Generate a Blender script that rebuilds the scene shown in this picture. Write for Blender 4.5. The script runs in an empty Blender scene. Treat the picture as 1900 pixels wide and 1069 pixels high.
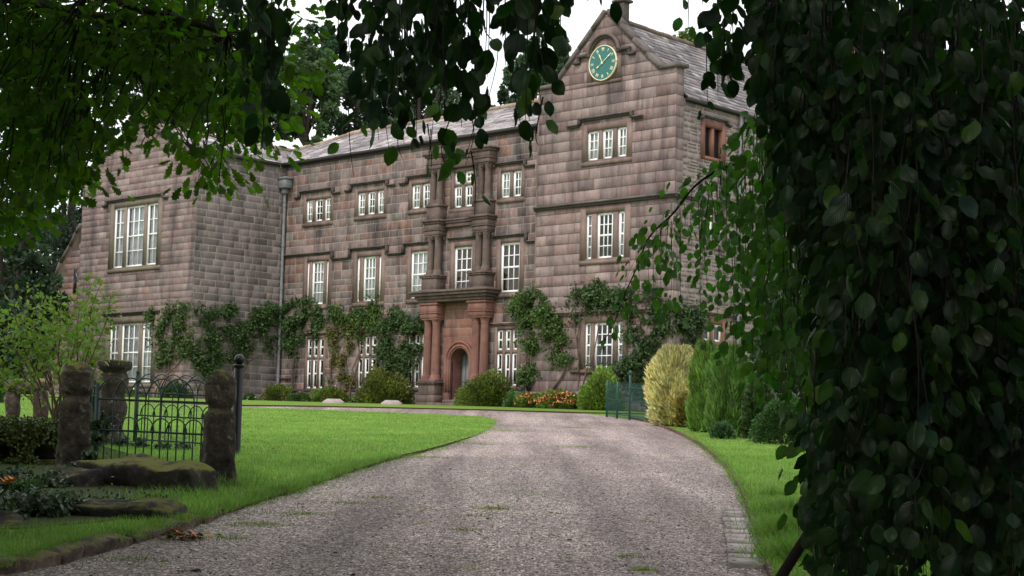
import bpy, bmesh, math, random
import numpy as np
from mathutils import Vector, noise as mnoise
random.seed(7); rng = np.random.default_rng(11)
D = bpy.data
sc = bpy.context.scene
COL = sc.collection
# ------------------------------------------------------------------ camera model (also used to read positions)
F_PX, PIT, ROLL, SH, YAW = 3060., math.radians(4.68), math.radians(1.48), 47., math.radians(43.2)
EYE = np.array([0, 0, 1.5])
def ray(px, py):
    x = (px-950)/F_PX; y = -(py-534.5-SH)/F_PX
    c, s = math.cos(ROLL), math.sin(ROLL); x, y = c*x-s*y, s*x+c*y
    cp, sp = math.cos(PIT), math.sin(PIT)
    return np.array([x, cp-sp*y, sp+cp*y])
def gz(Y): return np.interp(Y, [-30, 0, 50, 55, 60, 64, 70], [-.1, .04, 2.47, 2.78, 2.95, 3.03, 3.06])
def gp(px, py, dz=0.):                     # the ground point seen at a pixel of the photograph
    d = ray(px, py); ts = np.linspace(3, 90, 4000); P = EYE+d*ts[:, None]
    v = P[:, 2]-gz(P[:, 1])-dz
    i = np.where(v <= 0)[0]
    return P[i[0]] if len(i) else P[-1]
def at(px, py, Y):                         # the point at depth Y seen at a pixel
    d = ray(px, py); return EYE+d*(Y/d[1])
HO = np.array([-9.753, 69.437, 3.085])     # house origin: foot of the inner corner
HU = np.array([math.cos(YAW), -math.sin(YAW), 0]); HW = np.array([math.sin(YAW), math.cos(YAW), 0])
def HP(u, y, z): return HO+HU*u+HW*y+np.array([0, 0, z])
def onwall(px, py, off=0.):                # front planes: off metres in front of the main front
    d = ray(px, py); P0 = HO-HW*off; t = ((P0-EYE)@HW)/(d@HW); return EYE+d*t
def onside(px, py, u):                     # planes square to the front
    d = ray(px, py); P0 = HO+HU*u; t = ((P0-EYE)@HU)/(d@HU); return EYE+d*t
# ------------------------------------------------------------------ mesh builder
class MB:
    def __init__(s): s.V = []; s.F = {}; s.T = []; s.L = []; s.n = 0; s.smooth = False
    def raw(s, V, F, tint=(1, 1, 1), luv=None):
        V = np.asarray(V, float).reshape(-1, 3); F = np.asarray(F, int)
        s.V.append(V); s.F.setdefault(F.shape[1], []).append(F+s.n)
        t = np.asarray(tint, float)
        s.T.append(np.broadcast_to(t, (len(V), 3)) if t.ndim == 1 else t)
        s.L.append(np.zeros((len(V), 3)) if luv is None else luv)
        s.n += len(V); return s
    def mixed(s, V, faces, tint=(1, 1, 1)):
        V = np.asarray(V, float); n0 = s.n
        s.V.append(V); s.T.append(np.broadcast_to(np.asarray(tint, float), (len(V), 3))); s.L.append(np.zeros((len(V), 3)))
        for f in faces: s.F.setdefault(len(f), []).append(np.array([f])+n0)
        s.n += len(V); return s
    def box(s, x0, x1, y0, y1, z0, z1, tint=(1, 1, 1), b=0.):
        if b > 0:                           # chamfered box
            V = []; 
            for z, e in ((z0, b), (z0+b, 0), (z1-b, 0), (z1, b)):
                xa, xb, ya, yb = x0+e, x1-e, y0+e, y1-e; c = b*.7 if e == 0 else 0
                V += [(xa+c, ya, z), (xb-c, ya, z), (xb, ya+c, z), (xb, yb-c, z), (xb-c, yb, z), (xa+c, yb, z), (xa, yb-c, z), (xa, ya+c, z)]
            fs = [list(range(7, -1, -1)), list(range(24, 32))]
            for k in range(3):
                for i in range(8): j = (i+1) % 8; fs.append([k*8+i, k*8+j, k*8+8+j, k*8+8+i])
            return s.mixed(V, fs, tint)
        V = [(x, y, z) for z in (z0, z1) for y in (y0, y1) for x in (x0, x1)]
        return s.raw(V, [(0, 2, 3, 1), (4, 5, 7, 6), (0, 1, 5, 4), (2, 6, 7, 3), (0, 4, 6, 2), (1, 3, 7, 5)], tint)
    def tube(s, pts, rad, sides=6, tint=(1, 1, 1), cap=True):
        P = np.asarray(pts, float); n = len(P); rad = np.broadcast_to(np.asarray(rad, float), (n,))
        tg = np.gradient(P, axis=0); tg /= np.linalg.norm(tg, axis=1)[:, None]+1e-9
        ref = np.array([0, 0, 1.]) if abs(tg[0][2]) < .9 else np.array([1., 0, 0])
        V = []; x = np.cross(tg[0], ref); x /= np.linalg.norm(x)
        for i in range(n):
            x = x-tg[i]*(x@tg[i]); x /= np.linalg.norm(x)+1e-9; y = np.cross(tg[i], x)
            for k in range(sides):
                a = 2*math.pi*k/sides; V.append(P[i]+rad[i]*(math.cos(a)*x+math.sin(a)*y))
        Fq = [(i*sides+k, i*sides+(k+1) % sides, (i+1)*sides+(k+1) % sides, (i+1)*sides+k) for i in range(n-1) for k in range(sides)]
        s.raw(V, Fq, tint)
        if cap:
            s.mixed(V[:sides], [list(range(sides))[::-1]], tint); s.mixed(V[-sides:], [list(range(sides))], tint)
        return s
    def ring(s, prof, cx=0, cy=0, seg=24, tint=(1, 1, 1), shape=None):     # lathe of (r, z); shape(angle)->factor
        V = []
        for r, z in prof:
            for k in range(seg):
                a = 2*math.pi*k/seg; f = shape(a, z) if shape else 1
                V.append((cx+r*f*math.cos(a), cy+r*f*math.sin(a), z))
        fs = [(i*seg+k, i*seg+(k+1) % seg, (i+1)*seg+(k+1) % seg, (i+1)*seg+k) for i in range(len(prof)-1) for k in range(seg)]
        s.raw(V, fs, tint)
        s.mixed(V[:seg], [list(range(seg))[::-1]], tint); s.mixed(V[-seg:], [list(range(seg))], tint); return s
    def build(s, name, mat, parent=None, smooth=None):
        me = D.meshes.new(name)
        V = np.concatenate(s.V) if s.V else np.zeros((0, 3))
        me.vertices.add(len(V)); me.vertices.foreach_set('co', V.astype(np.float32).ravel())
        li = []; st = []; o = 0
        for k, Fl in s.F.items():
            Fa = np.concatenate(Fl); li.append(Fa.ravel()); st.append(o+np.arange(len(Fa))*k); o += Fa.size
        li = np.concatenate(li); st = np.concatenate(st)
        me.loops.add(len(li)); me.loops.foreach_set('vertex_index', li.astype(np.int32))
        me.polygons.add(len(st)); me.polygons.foreach_set('loop_start', st.astype(np.int32))
        me.update(calc_edges=True)
        T = np.concatenate(s.T); a = me.attributes.new('tint', 'FLOAT_COLOR', 'POINT')
        a.data.foreach_set('color', np.c_[T, np.ones(len(T))].astype(np.float32).ravel())
        L = np.concatenate(s.L)
        if L.any():
            a = me.attributes.new('luv', 'FLOAT_VECTOR', 'POINT'); a.data.foreach_set('vector', L.astype(np.float32).ravel())
        if smooth if smooth is not None else s.smooth: me.polygons.foreach_set('use_smooth', np.ones(len(st), bool))
        me.materials.append(mat)
        ob = D.objects.new(name, me); COL.objects.link(ob)
        if parent: ob.parent = parent
        return ob
def thing(name, label, cat, loc=(0, 0, 0), rz=0, group=None):
    o = D.objects.new(name, None); COL.objects.link(o); o.location = loc; o.rotation_euler = (0, 0, rz)
    return tag(o, label, cat, group)
def tag(o, label=None, cat=None, group=None, kind=None):
    if label: o['label'] = label
    if cat: o['category'] = cat
    if group: o['group'] = group
    if kind: o['kind'] = kind
    return o
# ------------------------------------------------------------------ materials
def mat(name): 
    m = D.materials.new(name); m.use_nodes = True; nt = m.node_tree; nt.nodes.clear(); return m, nt
class N:                                    # small node helper
    def __init__(s, nt): s.nt = nt
    def __call__(s, typ, ins=None, **kw):
        n = s.nt.nodes.new(typ)
        for k, v in kw.items(): setattr(n, k, v)
        for k, v in (ins or {}).items():
            if isinstance(v, bpy.types.NodeSocket): s.nt.links.new(v, n.inputs[k])
            else: n.inputs[k].default_value = v
        return n
    def mul(s, a, b, f=1.): return s.mixc('MULTIPLY', a, b, f)
    def mixc(s, mode, a, b, f):
        n = s('ShaderNodeMix', data_type='RGBA', blend_type=mode)
        for i, v in ((0, f), (6, a), (7, b)):
            if isinstance(v, bpy.types.NodeSocket): s.nt.links.new(v, n.inputs[i])
            else: n.inputs[i].default_value = v if not isinstance(v, tuple) or len(v) == 4 else (*v, 1)
        return n.outputs[2]
    def ramp(s, fac, stops):
        n = s('ShaderNodeValToRGB', {'Fac': fac}); e = n.color_ramp.elements
        while len(e) < len(stops): e.new(.5)
        for i, (p, c) in enumerate(stops): e[i].position = p; e[i].color = (*c, 1) if not isinstance(c, float) else (c, c, c, 1)
        return n.outputs[0]
    def noise(s, scale, vec, detail=4, rough=.6, out='Fac', dist=0.):
        return s('ShaderNodeTexNoise', {'Scale': scale, 'Vector': vec, 'Detail': detail, 'Roughness': rough, 'Distortion': dist}).outputs[out]
    def math(s, op, a, b=0.):
        n = s('ShaderNodeMath', operation=op)
        for i, v in ((0, a), (1, b)):
            if isinstance(v, bpy.types.NodeSocket): s.nt.links.new(v, n.inputs[i])
            else: n.inputs[i].default_value = v
        return n.outputs[0]
    def out(s, sh): o = s('ShaderNodeOutputMaterial'); s.nt.links.new(sh, o.inputs['Surface'])
def stone_mat(name, base, var=.35, stain=.5, bump=.5, moss=0., scale=1., rough=.9, streak=True, lichen=0.):
    m, nt = mat(name); n = N(nt)
    tc = n('ShaderNodeTexCoord').outputs['Object']
    at_ = n('ShaderNodeAttribute', attribute_name='tint').outputs['Color']
    c = n.mul(at_, (*base, 1))
    f1 = n.noise(3*scale, tc, 6, .7); f2 = n.noise(28*scale, tc, 5, .7)
    c = n.mul(c, n.ramp(f1, [(.25, 1-var), (.75, 1+var*.5)]))
    c = n.mul(c, n.ramp(f2, [(.2, 1-var*.6), (.8, 1+var*.4)]))
    if stain > 0:                            # rain streaks and grime, drawn out downwards
        mp = n('ShaderNodeMapping', {'Vector': tc, 'Scale': (1.3, 1.3, .22 if streak else 1)}).outputs[0]
        f3 = n.noise(1.1, mp, 7, .65)
        c = n.mul(c, n.ramp(f3, [(.46, (1, 1, 1)), (.7, (1-stain, 1-stain, 1-stain*.95))]))
        f4 = n.noise(5., tc, 5, .7)
        c = n.mixc('MIX', c, (.42, .4, .36), n.ramp(f4, [(.66, 0.), (.74, .4*stain)]))
    if lichen > 0:
        f6 = n.noise(9., tc, 6, .75); c = n.mixc('MIX', c, (.3, .3, .25), n.ramp(f6, [(.58, 0.), (.66, lichen)]))
        f7 = n.noise(5., tc, 5, .7); c = n.mul(c, n.ramp(f7, [(.35, .45), (.6, 1.25)]))
    if moss > 0:
        g = n('ShaderNodeNewGeometry').outputs['Normal']
        up = n.math('MAXIMUM', n('ShaderNodeSeparateXYZ', {0: g}).outputs[2], 0.)
        f5 = n.math('ADD', n.noise(4., tc, 5, .7), n.math('MULTIPLY', up, .3))
        c = n.mixc('MIX', c, n.mul((.17, .165, .032, 1), n.ramp(f2, [(.2, .5), (.8, 1.5)])), n.ramp(f5, [(.78-moss*.16, 0.), (.92-moss*.16, 1.)]))
    b = n('ShaderNodeBump', {'Strength': bump, 'Distance': .02, 'Height': n.math('ADD', f2, n.math('MULTIPLY', f1, 1.5))}).outputs[0]
    p = n('ShaderNodeBsdfPrincipled', {'Base Color': c, 'Roughness': rough, 'Normal': b, 'Specular IOR Level': .25})
    n.out(p.outputs[0]); return m
def leaf_mat(name, base, trans=.4, rough=.55, veins=False, spec=.35, transcol=None, var=.35):
    m, nt = mat(name); n = N(nt)
    at_ = n('ShaderNodeAttribute', attribute_name='tint').outputs['Color']
    c = n.mul(at_, (*base, 1)); tc = n('ShaderNodeTexCoord').outputs['Object']
    nor = None
    if veins:
        v = n('ShaderNodeSeparateXYZ', {0: n('ShaderNodeAttribute', attribute_name='luv').outputs['Vector']})
        ax = n.math('ABSOLUTE', v.outputs[0])
        ph = n.math('FRACT', n.math('MULTIPLY', n.math('SUBTRACT', v.outputs[1], n.math('MULTIPLY', ax, .75)), 8.5))
        w = n.math('ABSOLUTE', n.math('SUBTRACT', ph, .5))
        line = n.ramp(w, [(0., 1.), (.13, 0.)]); mid = n.ramp(ax, [(0., 1.), (.035, 0.)])
        ln = n.math('MAXIMUM', line, mid)
        c = n.mixc('MIX', c, n.mul(c, (1.5, 1.45, 1.3)), n.math('MULTIPLY', ln, .6))
        f = n.noise(25., tc, 3, .6); c = n.mul(c, n.ramp(f, [(.3, 1-var), (.7, 1+var*.6)]))
        nor = n('ShaderNodeBump', {'Strength': .5, 'Distance': .002, 'Height': n.math('SUBTRACT', n.math('MULTIPLY', w, 1.), mid)}).outputs[0]
    ins = {'Base Color': c, 'Roughness': rough, 'Specular IOR Level': spec}
    if nor: ins['Normal'] = nor
    p = n('ShaderNodeBsdfPrincipled', ins).outputs[0]
    t = n('ShaderNodeBsdfTranslucent', {'Color': n.mul(c, transcol or (1.5, 1.9, .7))}).outputs[0]
    mx = n('ShaderNodeMixShader', {0: trans, 1: p, 2: t}).outputs[0]; n.out(mx); return m
def plain(name, col, rough=.5, metal=0., spec=.3, noise_amt=0., scale=8., bump=0.):
    m, nt = mat(name); n = N(nt); c = (*col, 1); ins = {}
    tc = n('ShaderNodeTexCoord').outputs['Object']
    if noise_amt:
        f = n.noise(scale, tc, 5, .65); c = n.mul((*col, 1), n.ramp(f, [(.3, 1-noise_amt), (.7, 1+noise_amt*.5)]))
        if bump: ins['Normal'] = n('ShaderNodeBump', {'Strength': bump, 'Distance': .01, 'Height': f}).outputs[0]
    at_ = n('ShaderNodeAttribute', attribute_name='tint').outputs['Color']
    c = n.mul(at_, c)
    p = n('ShaderNodeBsdfPrincipled', {'Base Color': c, 'Roughness': rough, 'Metallic': metal, 'Specular IOR Level': spec, **ins})
    n.out(p.outputs[0]); return m
M = {}
M['ashlar'] = stone_mat('weathered pink ashlar', (1, 1, 1), .32, .6, .4)
M['ashlar_main'] = stone_mat('worn pink sandstone', (1, 1, 1), .5, .8, .5)
M['rubble'] = stone_mat('rubble sandstone', (1, 1, 1), .4, .5, .8)
M['mortar'] = stone_mat('lime mortar', (.36, .31, .275), .25, .5, .3)
M['joint_dark'] = stone_mat('shadow dark open joints', (.125, .1, .088), .25, .4, .3)  # dark backing paints the shadow line under the stone courses
M['dressed'] = stone_mat('dressed sandstone', (.25, .178, .152), .3, .5, .3)
M['hood'] = stone_mat('sooty hood stone', (.095, .08, .072), .45, .3, .5)
M['portal'] = stone_mat('grimy carved sandstone', (.165, .12, .105), .45, .62, .5)
M['portal_red'] = stone_mat('red carved sandstone', (.27, .135, .108), .35, .55, .4)
M['buff'] = stone_mat('buff stone window dressing', (.235, .19, .145), .3, .3, .3)
M['slate'] = stone_mat('stone slates', (1, 1, 1), .35, .2, .5, streak=False)
M['ridge'] = stone_mat('ridge tiles', (.36, .28, .2), .35, .3, .4)
M['post'] = stone_mat('mossy old gate stone', (.085, .068, .05), .65, .6, 1., moss=.5, scale=3.5, lichen=.55)
M['slab'] = stone_mat('moss topped step stone', (.065, .055, .045), .5, .4, 1.2, moss=.78, scale=3., lichen=.3)
M['slab_dark'] = stone_mat('dark rough step stone', (.06, .05, .045), .6, .6, 1.4, moss=.2, scale=4., lichen=.4)
M['kerb'] = stone_mat('sandstone kerb', (.15, .105, .08), .45, .5, 1., moss=.45, scale=3., lichen=.35)
M['white'] = plain('white sash paint', (.9, .9, .88), .4)
M['curtain'] = plain('net curtain', (.78, .79, .8), .9)
M['shutter'] = plain('brown shutters', (.12, .065, .04), .5, noise_amt=.3)
M['iron_green'] = plain('dark green railing paint', (.006, .024, .02), .4, noise_amt=.3)
M['iron_black'] = plain('black iron paint', (.006, .0065, .008), .35, noise_amt=.2)
M['lead'] = plain('grey painted rainwater iron', (.22, .22, .24), .5, noise_amt=.35, scale=5)
M['gutter'] = plain('dark gutter', (.03, .027, .027), .6)
M['door'] = plain('pale blue grey door', (.2, .22, .22), .5, noise_amt=.15)
M['gold'] = plain('gilding', (.82, .72, .46), .4, .1)
M['clock'] = plain('clock green', (.03, .16, .14), .35, noise_amt=.15, scale=3)
M['fence_green'] = plain('mid green fence paint', (.012, .06, .05), .4)
M['wood'] = plain('grey weathered boards', (.38, .32, .305), .85, noise_amt=.45, scale=14, bump=.4)
M['edging'] = plain('brown edging', (.12, .065, .05), .9, noise_amt=.5, scale=6)
M['bark'] = plain('bark', (.055, .042, .033), .9, noise_amt=.5, scale=20, bump=.6)
M['twig'] = plain('twig bark', (.016, .011, .008), .8, noise_amt=.4, scale=40)
M['palebark'] = plain('pale brown stems', (.13, .085, .06), .8, noise_amt=.4, scale=20)
M['dark_glass'] = plain('dark leaded glass', (.015, .017, .02), .15)
M['lintelred'] = stone_mat('red sandstone mullion', (.24, .115, .085), .3, .3, .3)
M['beech'] = leaf_mat('beech leaf', (.018, .04, .012), .38, .4, True, .24, (1.1, 2.3, .4))  # darker copy: shade of the hanging curtain put into the leaf colour
M['beech_lit'] = leaf_mat('lit tone beech foliage', (.058, .118, .026), .42, .32, True, .4, (1.1, 2.0, .4))  # lit copy: brightness of the open strands put into the leaf colour
M['oak'] = leaf_mat('oak leaf', (.065, .115, .02), .6, .5, False, .2, (1.5, 2.2, .3))
M['conifer_far'] = leaf_mat('far tree foliage', (.06, .1, .05), .2, .7, transcol=(1, 1.2, .7))
M['climber'] = leaf_mat('climber leaves', (.056, .09, .032), .25, .55)
M['shrub'] = leaf_mat('border shrub leaves', (.09, .14, .03), .25, .55)
M['lime'] = leaf_mat('lime green leaves', (.16, .24, .045), .4, .5, transcol=(1.1, 1.4, .5))
M['golden'] = leaf_mat('golden conifer sprays', (.7, .67, .32), .25, .6, transcol=(1.1, 1.1, .6))
M['cypress'] = leaf_mat('green cypress sprays', (.14, .25, .045), .25, .6)
M['box'] = leaf_mat('clipped box leaves', (.045, .1, .03), .15, .5)
M['ivy'] = leaf_mat('ivy leaves', (.035, .06, .028), .15, .4)
M['grass'] = leaf_mat('grass blades', (.158, .3, .048), .3, .6, transcol=(1.1, 1.35, .5))
M['petal'] = plain('flower petals', (1, 1, 1), .7)
def glass():
    m, nt = mat('window glass'); n = N(nt)
    fr = n('ShaderNodeFresnel', {'IOR': 1.5}).outputs[0]
    tc = n('ShaderNodeTexCoord').outputs['Object']
    b = n('ShaderNodeBump', {'Strength': .05, 'Distance': .02, 'Height': n.noise(2.5, tc, 2)}).outputs[0]
    g = n('ShaderNodeBsdfGlossy', {'Roughness': .02, 'Normal': b}).outputs[0]
    t = n('ShaderNodeBsdfTransparent', {'Color': (.93, .95, .95, 1)}).outputs[0]
    fa = n.math('MINIMUM', n.math('MULTIPLY', fr, 1.25), .9)
    n.out(n('ShaderNodeMixShader', {0: fa, 1: t, 2: g}).outputs[0]); return m
M['glass'] = glass()
def gravel_mat():
    m, nt = mat('pink grey gravel'); n = N(nt); tc = n('ShaderNodeTexCoord').outputs['Object']
    big = n.noise(.35, tc, 4, .6); wear = n.noise(1.6, tc, 5, .6)
    v1 = n('ShaderNodeTexVoronoi', {'Vector': tc, 'Scale': 40., 'Randomness': 1.}); v2 = n('ShaderNodeTexVoronoi', {'Vector': tc, 'Scale': 95.})
    c = n.ramp(n('ShaderNodeSeparateColor', {0: v1.outputs['Color']}).outputs[0],
               [(0., (.13, .1, .095)), (.3, (.32, .255, .245)), (.6, (.48, .39, .37)), (.85, (.66, .56, .53)), (1., (.9, .84, .8))])
    c2 = n.ramp(n('ShaderNodeSeparateColor', {0: v2.outputs['Color']}).outputs[1], [(0., .55), (1., 1.3)])
    c = n.mul(c, c2)
    c = n.mul(c, n.ramp(big, [(.3, (.85, .83, .83)), (.7, (1.25, 1.22, 1.22))]))
    trk = n.noise(1., n('ShaderNodeMapping', {'Vector': tc, 'Scale': (1.5, .09, 1.)}).outputs[0], 4, .55)
    c = n.mul(c, n.ramp(trk, [(.35, (.66, .63, .62)), (.62, (1.22, 1.19, 1.17))]))
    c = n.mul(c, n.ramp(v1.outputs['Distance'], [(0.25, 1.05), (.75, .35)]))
    c = n.mixc('MIX', c, n.mul(c, (.75, .95, .4)), n.ramp(wear, [(.6, 0.), (.72, .8)]))
    h = n.math('ADD', n.math('MULTIPLY', v1.outputs['Distance'], -1.), n.math('MULTIPLY', v2.outputs['Distance'], -.4))
    b = n('ShaderNodeBump', {'Strength': .9, 'Distance': .018, 'Height': h}).outputs[0]
    n.out(n('ShaderNodeBsdfPrincipled', {'Base Color': c, 'Roughness': .85, 'Normal': b, 'Specular IOR Level': .3}).outputs[0]); return m
M['gravel'] = gravel_mat()
def turf(name, a, b_, sc_=6.):
    m, nt = mat(name); n = N(nt); tc = n('ShaderNodeTexCoord').outputs['Object']
    f1 = n.noise(.5, tc, 5, .6); f2 = n.noise(sc_*6, tc, 6, .75); f3 = n.noise(2.2, tc, 4, .6)
    c = n.ramp(f2, [(.25, a), (.75, b_)])
    c = n.mul(c, n.ramp(f1, [(.3, (.8, .84, .8)), (.7, (1.15, 1.1, 1.1))]))
    c = n.mul(c, n.ramp(f3, [(.3, (.88, .9, .9)), (.7, (1.1, 1.06, .95))]))
    bb = n('ShaderNodeBump', {'Strength': .6, 'Distance': .03, 'Height': f2}).outputs[0]
    n.out(n('ShaderNodeBsdfPrincipled', {'Base Color': c, 'Roughness': .9, 'Normal': bb, 'Specular IOR Level': .1}).outputs[0]); return m
M['turf'] = turf('mown turf', (.085, .16, .025), (.195, .31, .055))
M['rough'] = turf('rough ground', (.03, .04, .015), (.07, .09, .03))
M['soil'] = turf('border soil', (.035, .024, .017), (.09, .06, .04))
# ------------------------------------------------------------------ ground
def lz(Y, dz): return dz*np.interp(Y, [22, 38], [1, .12])
def sheet(name, pts, dz, m, skirt=0., step=1.5, kind='structure'):
    bm = bmesh.new(); vs = [bm.verts.new((p[0], p[1], 0)) for p in pts]; bm.faces.new(vs)
    bmesh.ops.triangulate(bm, faces=bm.faces[:])
    ys = [p[1] for p in pts]; y = math.floor(min(ys))+step
    while y < max(ys):
        bmesh.ops.bisect_plane(bm, geom=bm.verts[:]+bm.edges[:]+bm.faces[:], plane_co=(0, y, 0), plane_no=(0, 1, 0)); y += step
    for v in bm.verts: v.co.z = float(gz(v.co.y))+(float(lz(v.co.y, dz)) if name.startswith('lawn') else dz)
    if skirt:
        be = [e for e in bm.edges if e.is_boundary]
        r = bmesh.ops.extrude_edge_only(bm, edges=be)
        for v in r['geom']:
            if isinstance(v, bmesh.types.BMVert): v.co.z -= skirt
            if isinstance(v, bmesh.types.BMFace): v.material_index = 1
    bmesh.ops.recalc_face_normals(bm, faces=bm.faces[:])
    if sum(f.normal.z for f in bm.faces) < 0: bmesh.ops.reverse_faces(bm, faces=bm.faces[:])
    me = D.meshes.new(name); bm.to_mesh(me); bm.free(); me.materials.append(m); me.materials.append(M['soil'])
    o = D.objects.new(name, me); COL.objects.link(o); tag(o, kind=kind); return o
def smooth_line(P, n=8):                    # Catmull-Rom
    P = [np.array(p, float) for p in P]; out = []
    for i in range(len(P)-1):
        a, b, c, d = P[max(i-1, 0)], P[i], P[i+1], P[min(i+2, len(P)-1)]
        for k in range(n):
            t = k/n; out.append(.5*((2*b)+(c-a)*t+(2*a-5*b+4*c-d)*t*t+(3*b-a-3*c+d)*t**3))
    out.append(P[-1]); return out
sheet('ground', [(-260, -40), (260, -40), (260, 420), (-260, 420)], -.02, M['rough'], step=5)
LZ = .075
EL = [gp(*p, LZ if p[1] > 870 else .01 if p[1] < 815 else .04)[:2] for p in [(-160, 1090), (0, 1046), (140, 1008), (300, 975), (420, 940), (560, 897), (700, 857), (800, 832), (880, 809), (912, 792), (920, 782), (908, 775.5), (860, 771), (763, 767), (650, 762.5), (545, 758.5), (440, 755.5)]]
EL = [tuple(p) for p in smooth_line(EL, 14)]
EL = [(x+(.05*mnoise.noise(Vector((x*3, y*3, 0)))+.04*mnoise.noise(Vector((x*9, y*9, 4))) if y > 14.5 else 0)*min(1, 20/y), y) for x, y in EL]
LAWN_L = [(-30, EL[0][1]-4)]+[(-3.6, EL[0][1]-4)]+EL+[(-16, 55.5), (-60, 57), (-60, 8)]
sheet('lawn', LAWN_L, LZ, M['turf'], .14)
ER = [gp(*p, .05)[:2] for p in [(1060, 763.5), (1125, 769), (1185, 777), (1235, 792), (1290, 817), (1340, 855), (1372, 897), (1392, 942), (1412, 995), (1430, 1050), (1445, 1095)]]
ER = [tuple(p) for p in smooth_line(ER)]
LAWN_R = ER+[(2.4, 6.), (30, 6.), (30, 60), (3.4, 58)]
sheet('lawn_verge', LAWN_R, .05, M['turf'], .1)
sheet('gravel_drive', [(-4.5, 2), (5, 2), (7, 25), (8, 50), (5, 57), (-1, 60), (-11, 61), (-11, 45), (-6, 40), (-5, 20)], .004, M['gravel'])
# thin grass verge and planting bed in front of the house
vg = [gp(*p, .03)[:2] for p in [(420, 752), (560, 753.5), (700, 756), (880, 760), (1000, 763.5), (1085, 766)]]
bed_in = [HP(u, y, 0)[:2] for u, y in [(21.5, .6), (14.7, .4), (.5, .4), (-.5, -4.2), (-9, -4.2), (-13, -4.2)]]
sheet('grass_verge', [tuple(p) for p in vg]+[tuple(HP(21.4, -1.4, 0)[:2])]+[tuple(p) for p in bed_in]+[(-30, 62)], .05, M['turf'], .1, step=1.)
sheet('flower_bed', [tuple(HP(u, y, 0)[:2]) for u, y in [(20.8, -1.0), (12.9, -1.15), (12.9, .3), (20.8, .3)]], .075, M['soil'], .03)
sheet('planting_bed', [tuple(HP(u, y, 0)[:2]) for u, y in [(.1, -1.5), (8.3, -1.2), (8.3, .3), (.1, .3)]], .075, M['soil'], .03)
BED = [tuple(gp(*p)[:2]) for p in [(-250, 1005), (40, 1000), (200, 985), (330, 945), (372, 905), (330, 880), (120, 862), (60, 800), (-300, 800)]]
sheet('garden_bed', BED, .09, M['rough'], .02)
# ------------------------------------------------------------------ house
house = thing('manor_house', 'three storey pink sandstone manor house with clock gable and columned porch', 'house', tuple(HO), -YAW)
def front(off): return lambda a, b, d: (a, -off-d, b)
def side(x0): return lambda a, b, d: (x0+d, a, b)
def clip(poly, cp):                          # clip a polygon by a convex counter-clockwise polygon
    for i in range(len(cp)):
        a, b = cp[i], cp[(i+1) % len(cp)]; out = []
        f = lambda p: (b[0]-a[0])*(p[1]-a[1])-(b[1]-a[1])*(p[0]-a[0])
        for j in range(len(poly)):
            p, q = poly[j], poly[(j+1) % len(poly)]; fp, fq = f(p), f(q)
            if fp >= 0: out.append(p)
            if (fp > 0 > fq) or (fp < 0 < fq):
                t = fp/(fp-fq); out.append((p[0]+t*(q[0]-p[0]), p[1]+t*(q[1]-p[1])))
        poly = out
        if len(poly) < 3: return []
    return poly
def area(p): return abs(sum(p[i][0]*p[(i+1) % len(p)][1]-p[(i+1) % len(p)][0]*p[i][1] for i in range(len(p))))/2
def rect_minus(r, ops):
    rs = [r]
    for o in ops:
        nr = []
        for a0, a1, b0, b1 in rs:
            x0, x1, y0, y1 = max(a0, o[0]), min(a1, o[1]), max(b0, o[2]), min(b1, o[3])
            if x0 >= x1 or y0 >= y1: nr.append((a0, a1, b0, b1)); continue
            if a0 < x0: nr.append((a0, x0, b0, b1))
            if x1 < a1: nr.append((x1, a1, b0, b1))
            if b0 < y0: nr.append((x0, x1, b0, y0))
            if y1 < b1: nr.append((x0, x1, y1, b1))
        rs = nr
    return rs
PINKS = [tuple(np.array(c)*k_) for c, k_ in zip([(.30, .215, .19), (.27, .19, .165), (.33, .225, .19), (.25, .195, .175), (.31, .25, .215), (.28, .17, .14), (.22, .17, .155), (.29, .215, .18), (.34, .27, .23)], [np.array((1.06, 1.01, 1.06))]*9)]
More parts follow.
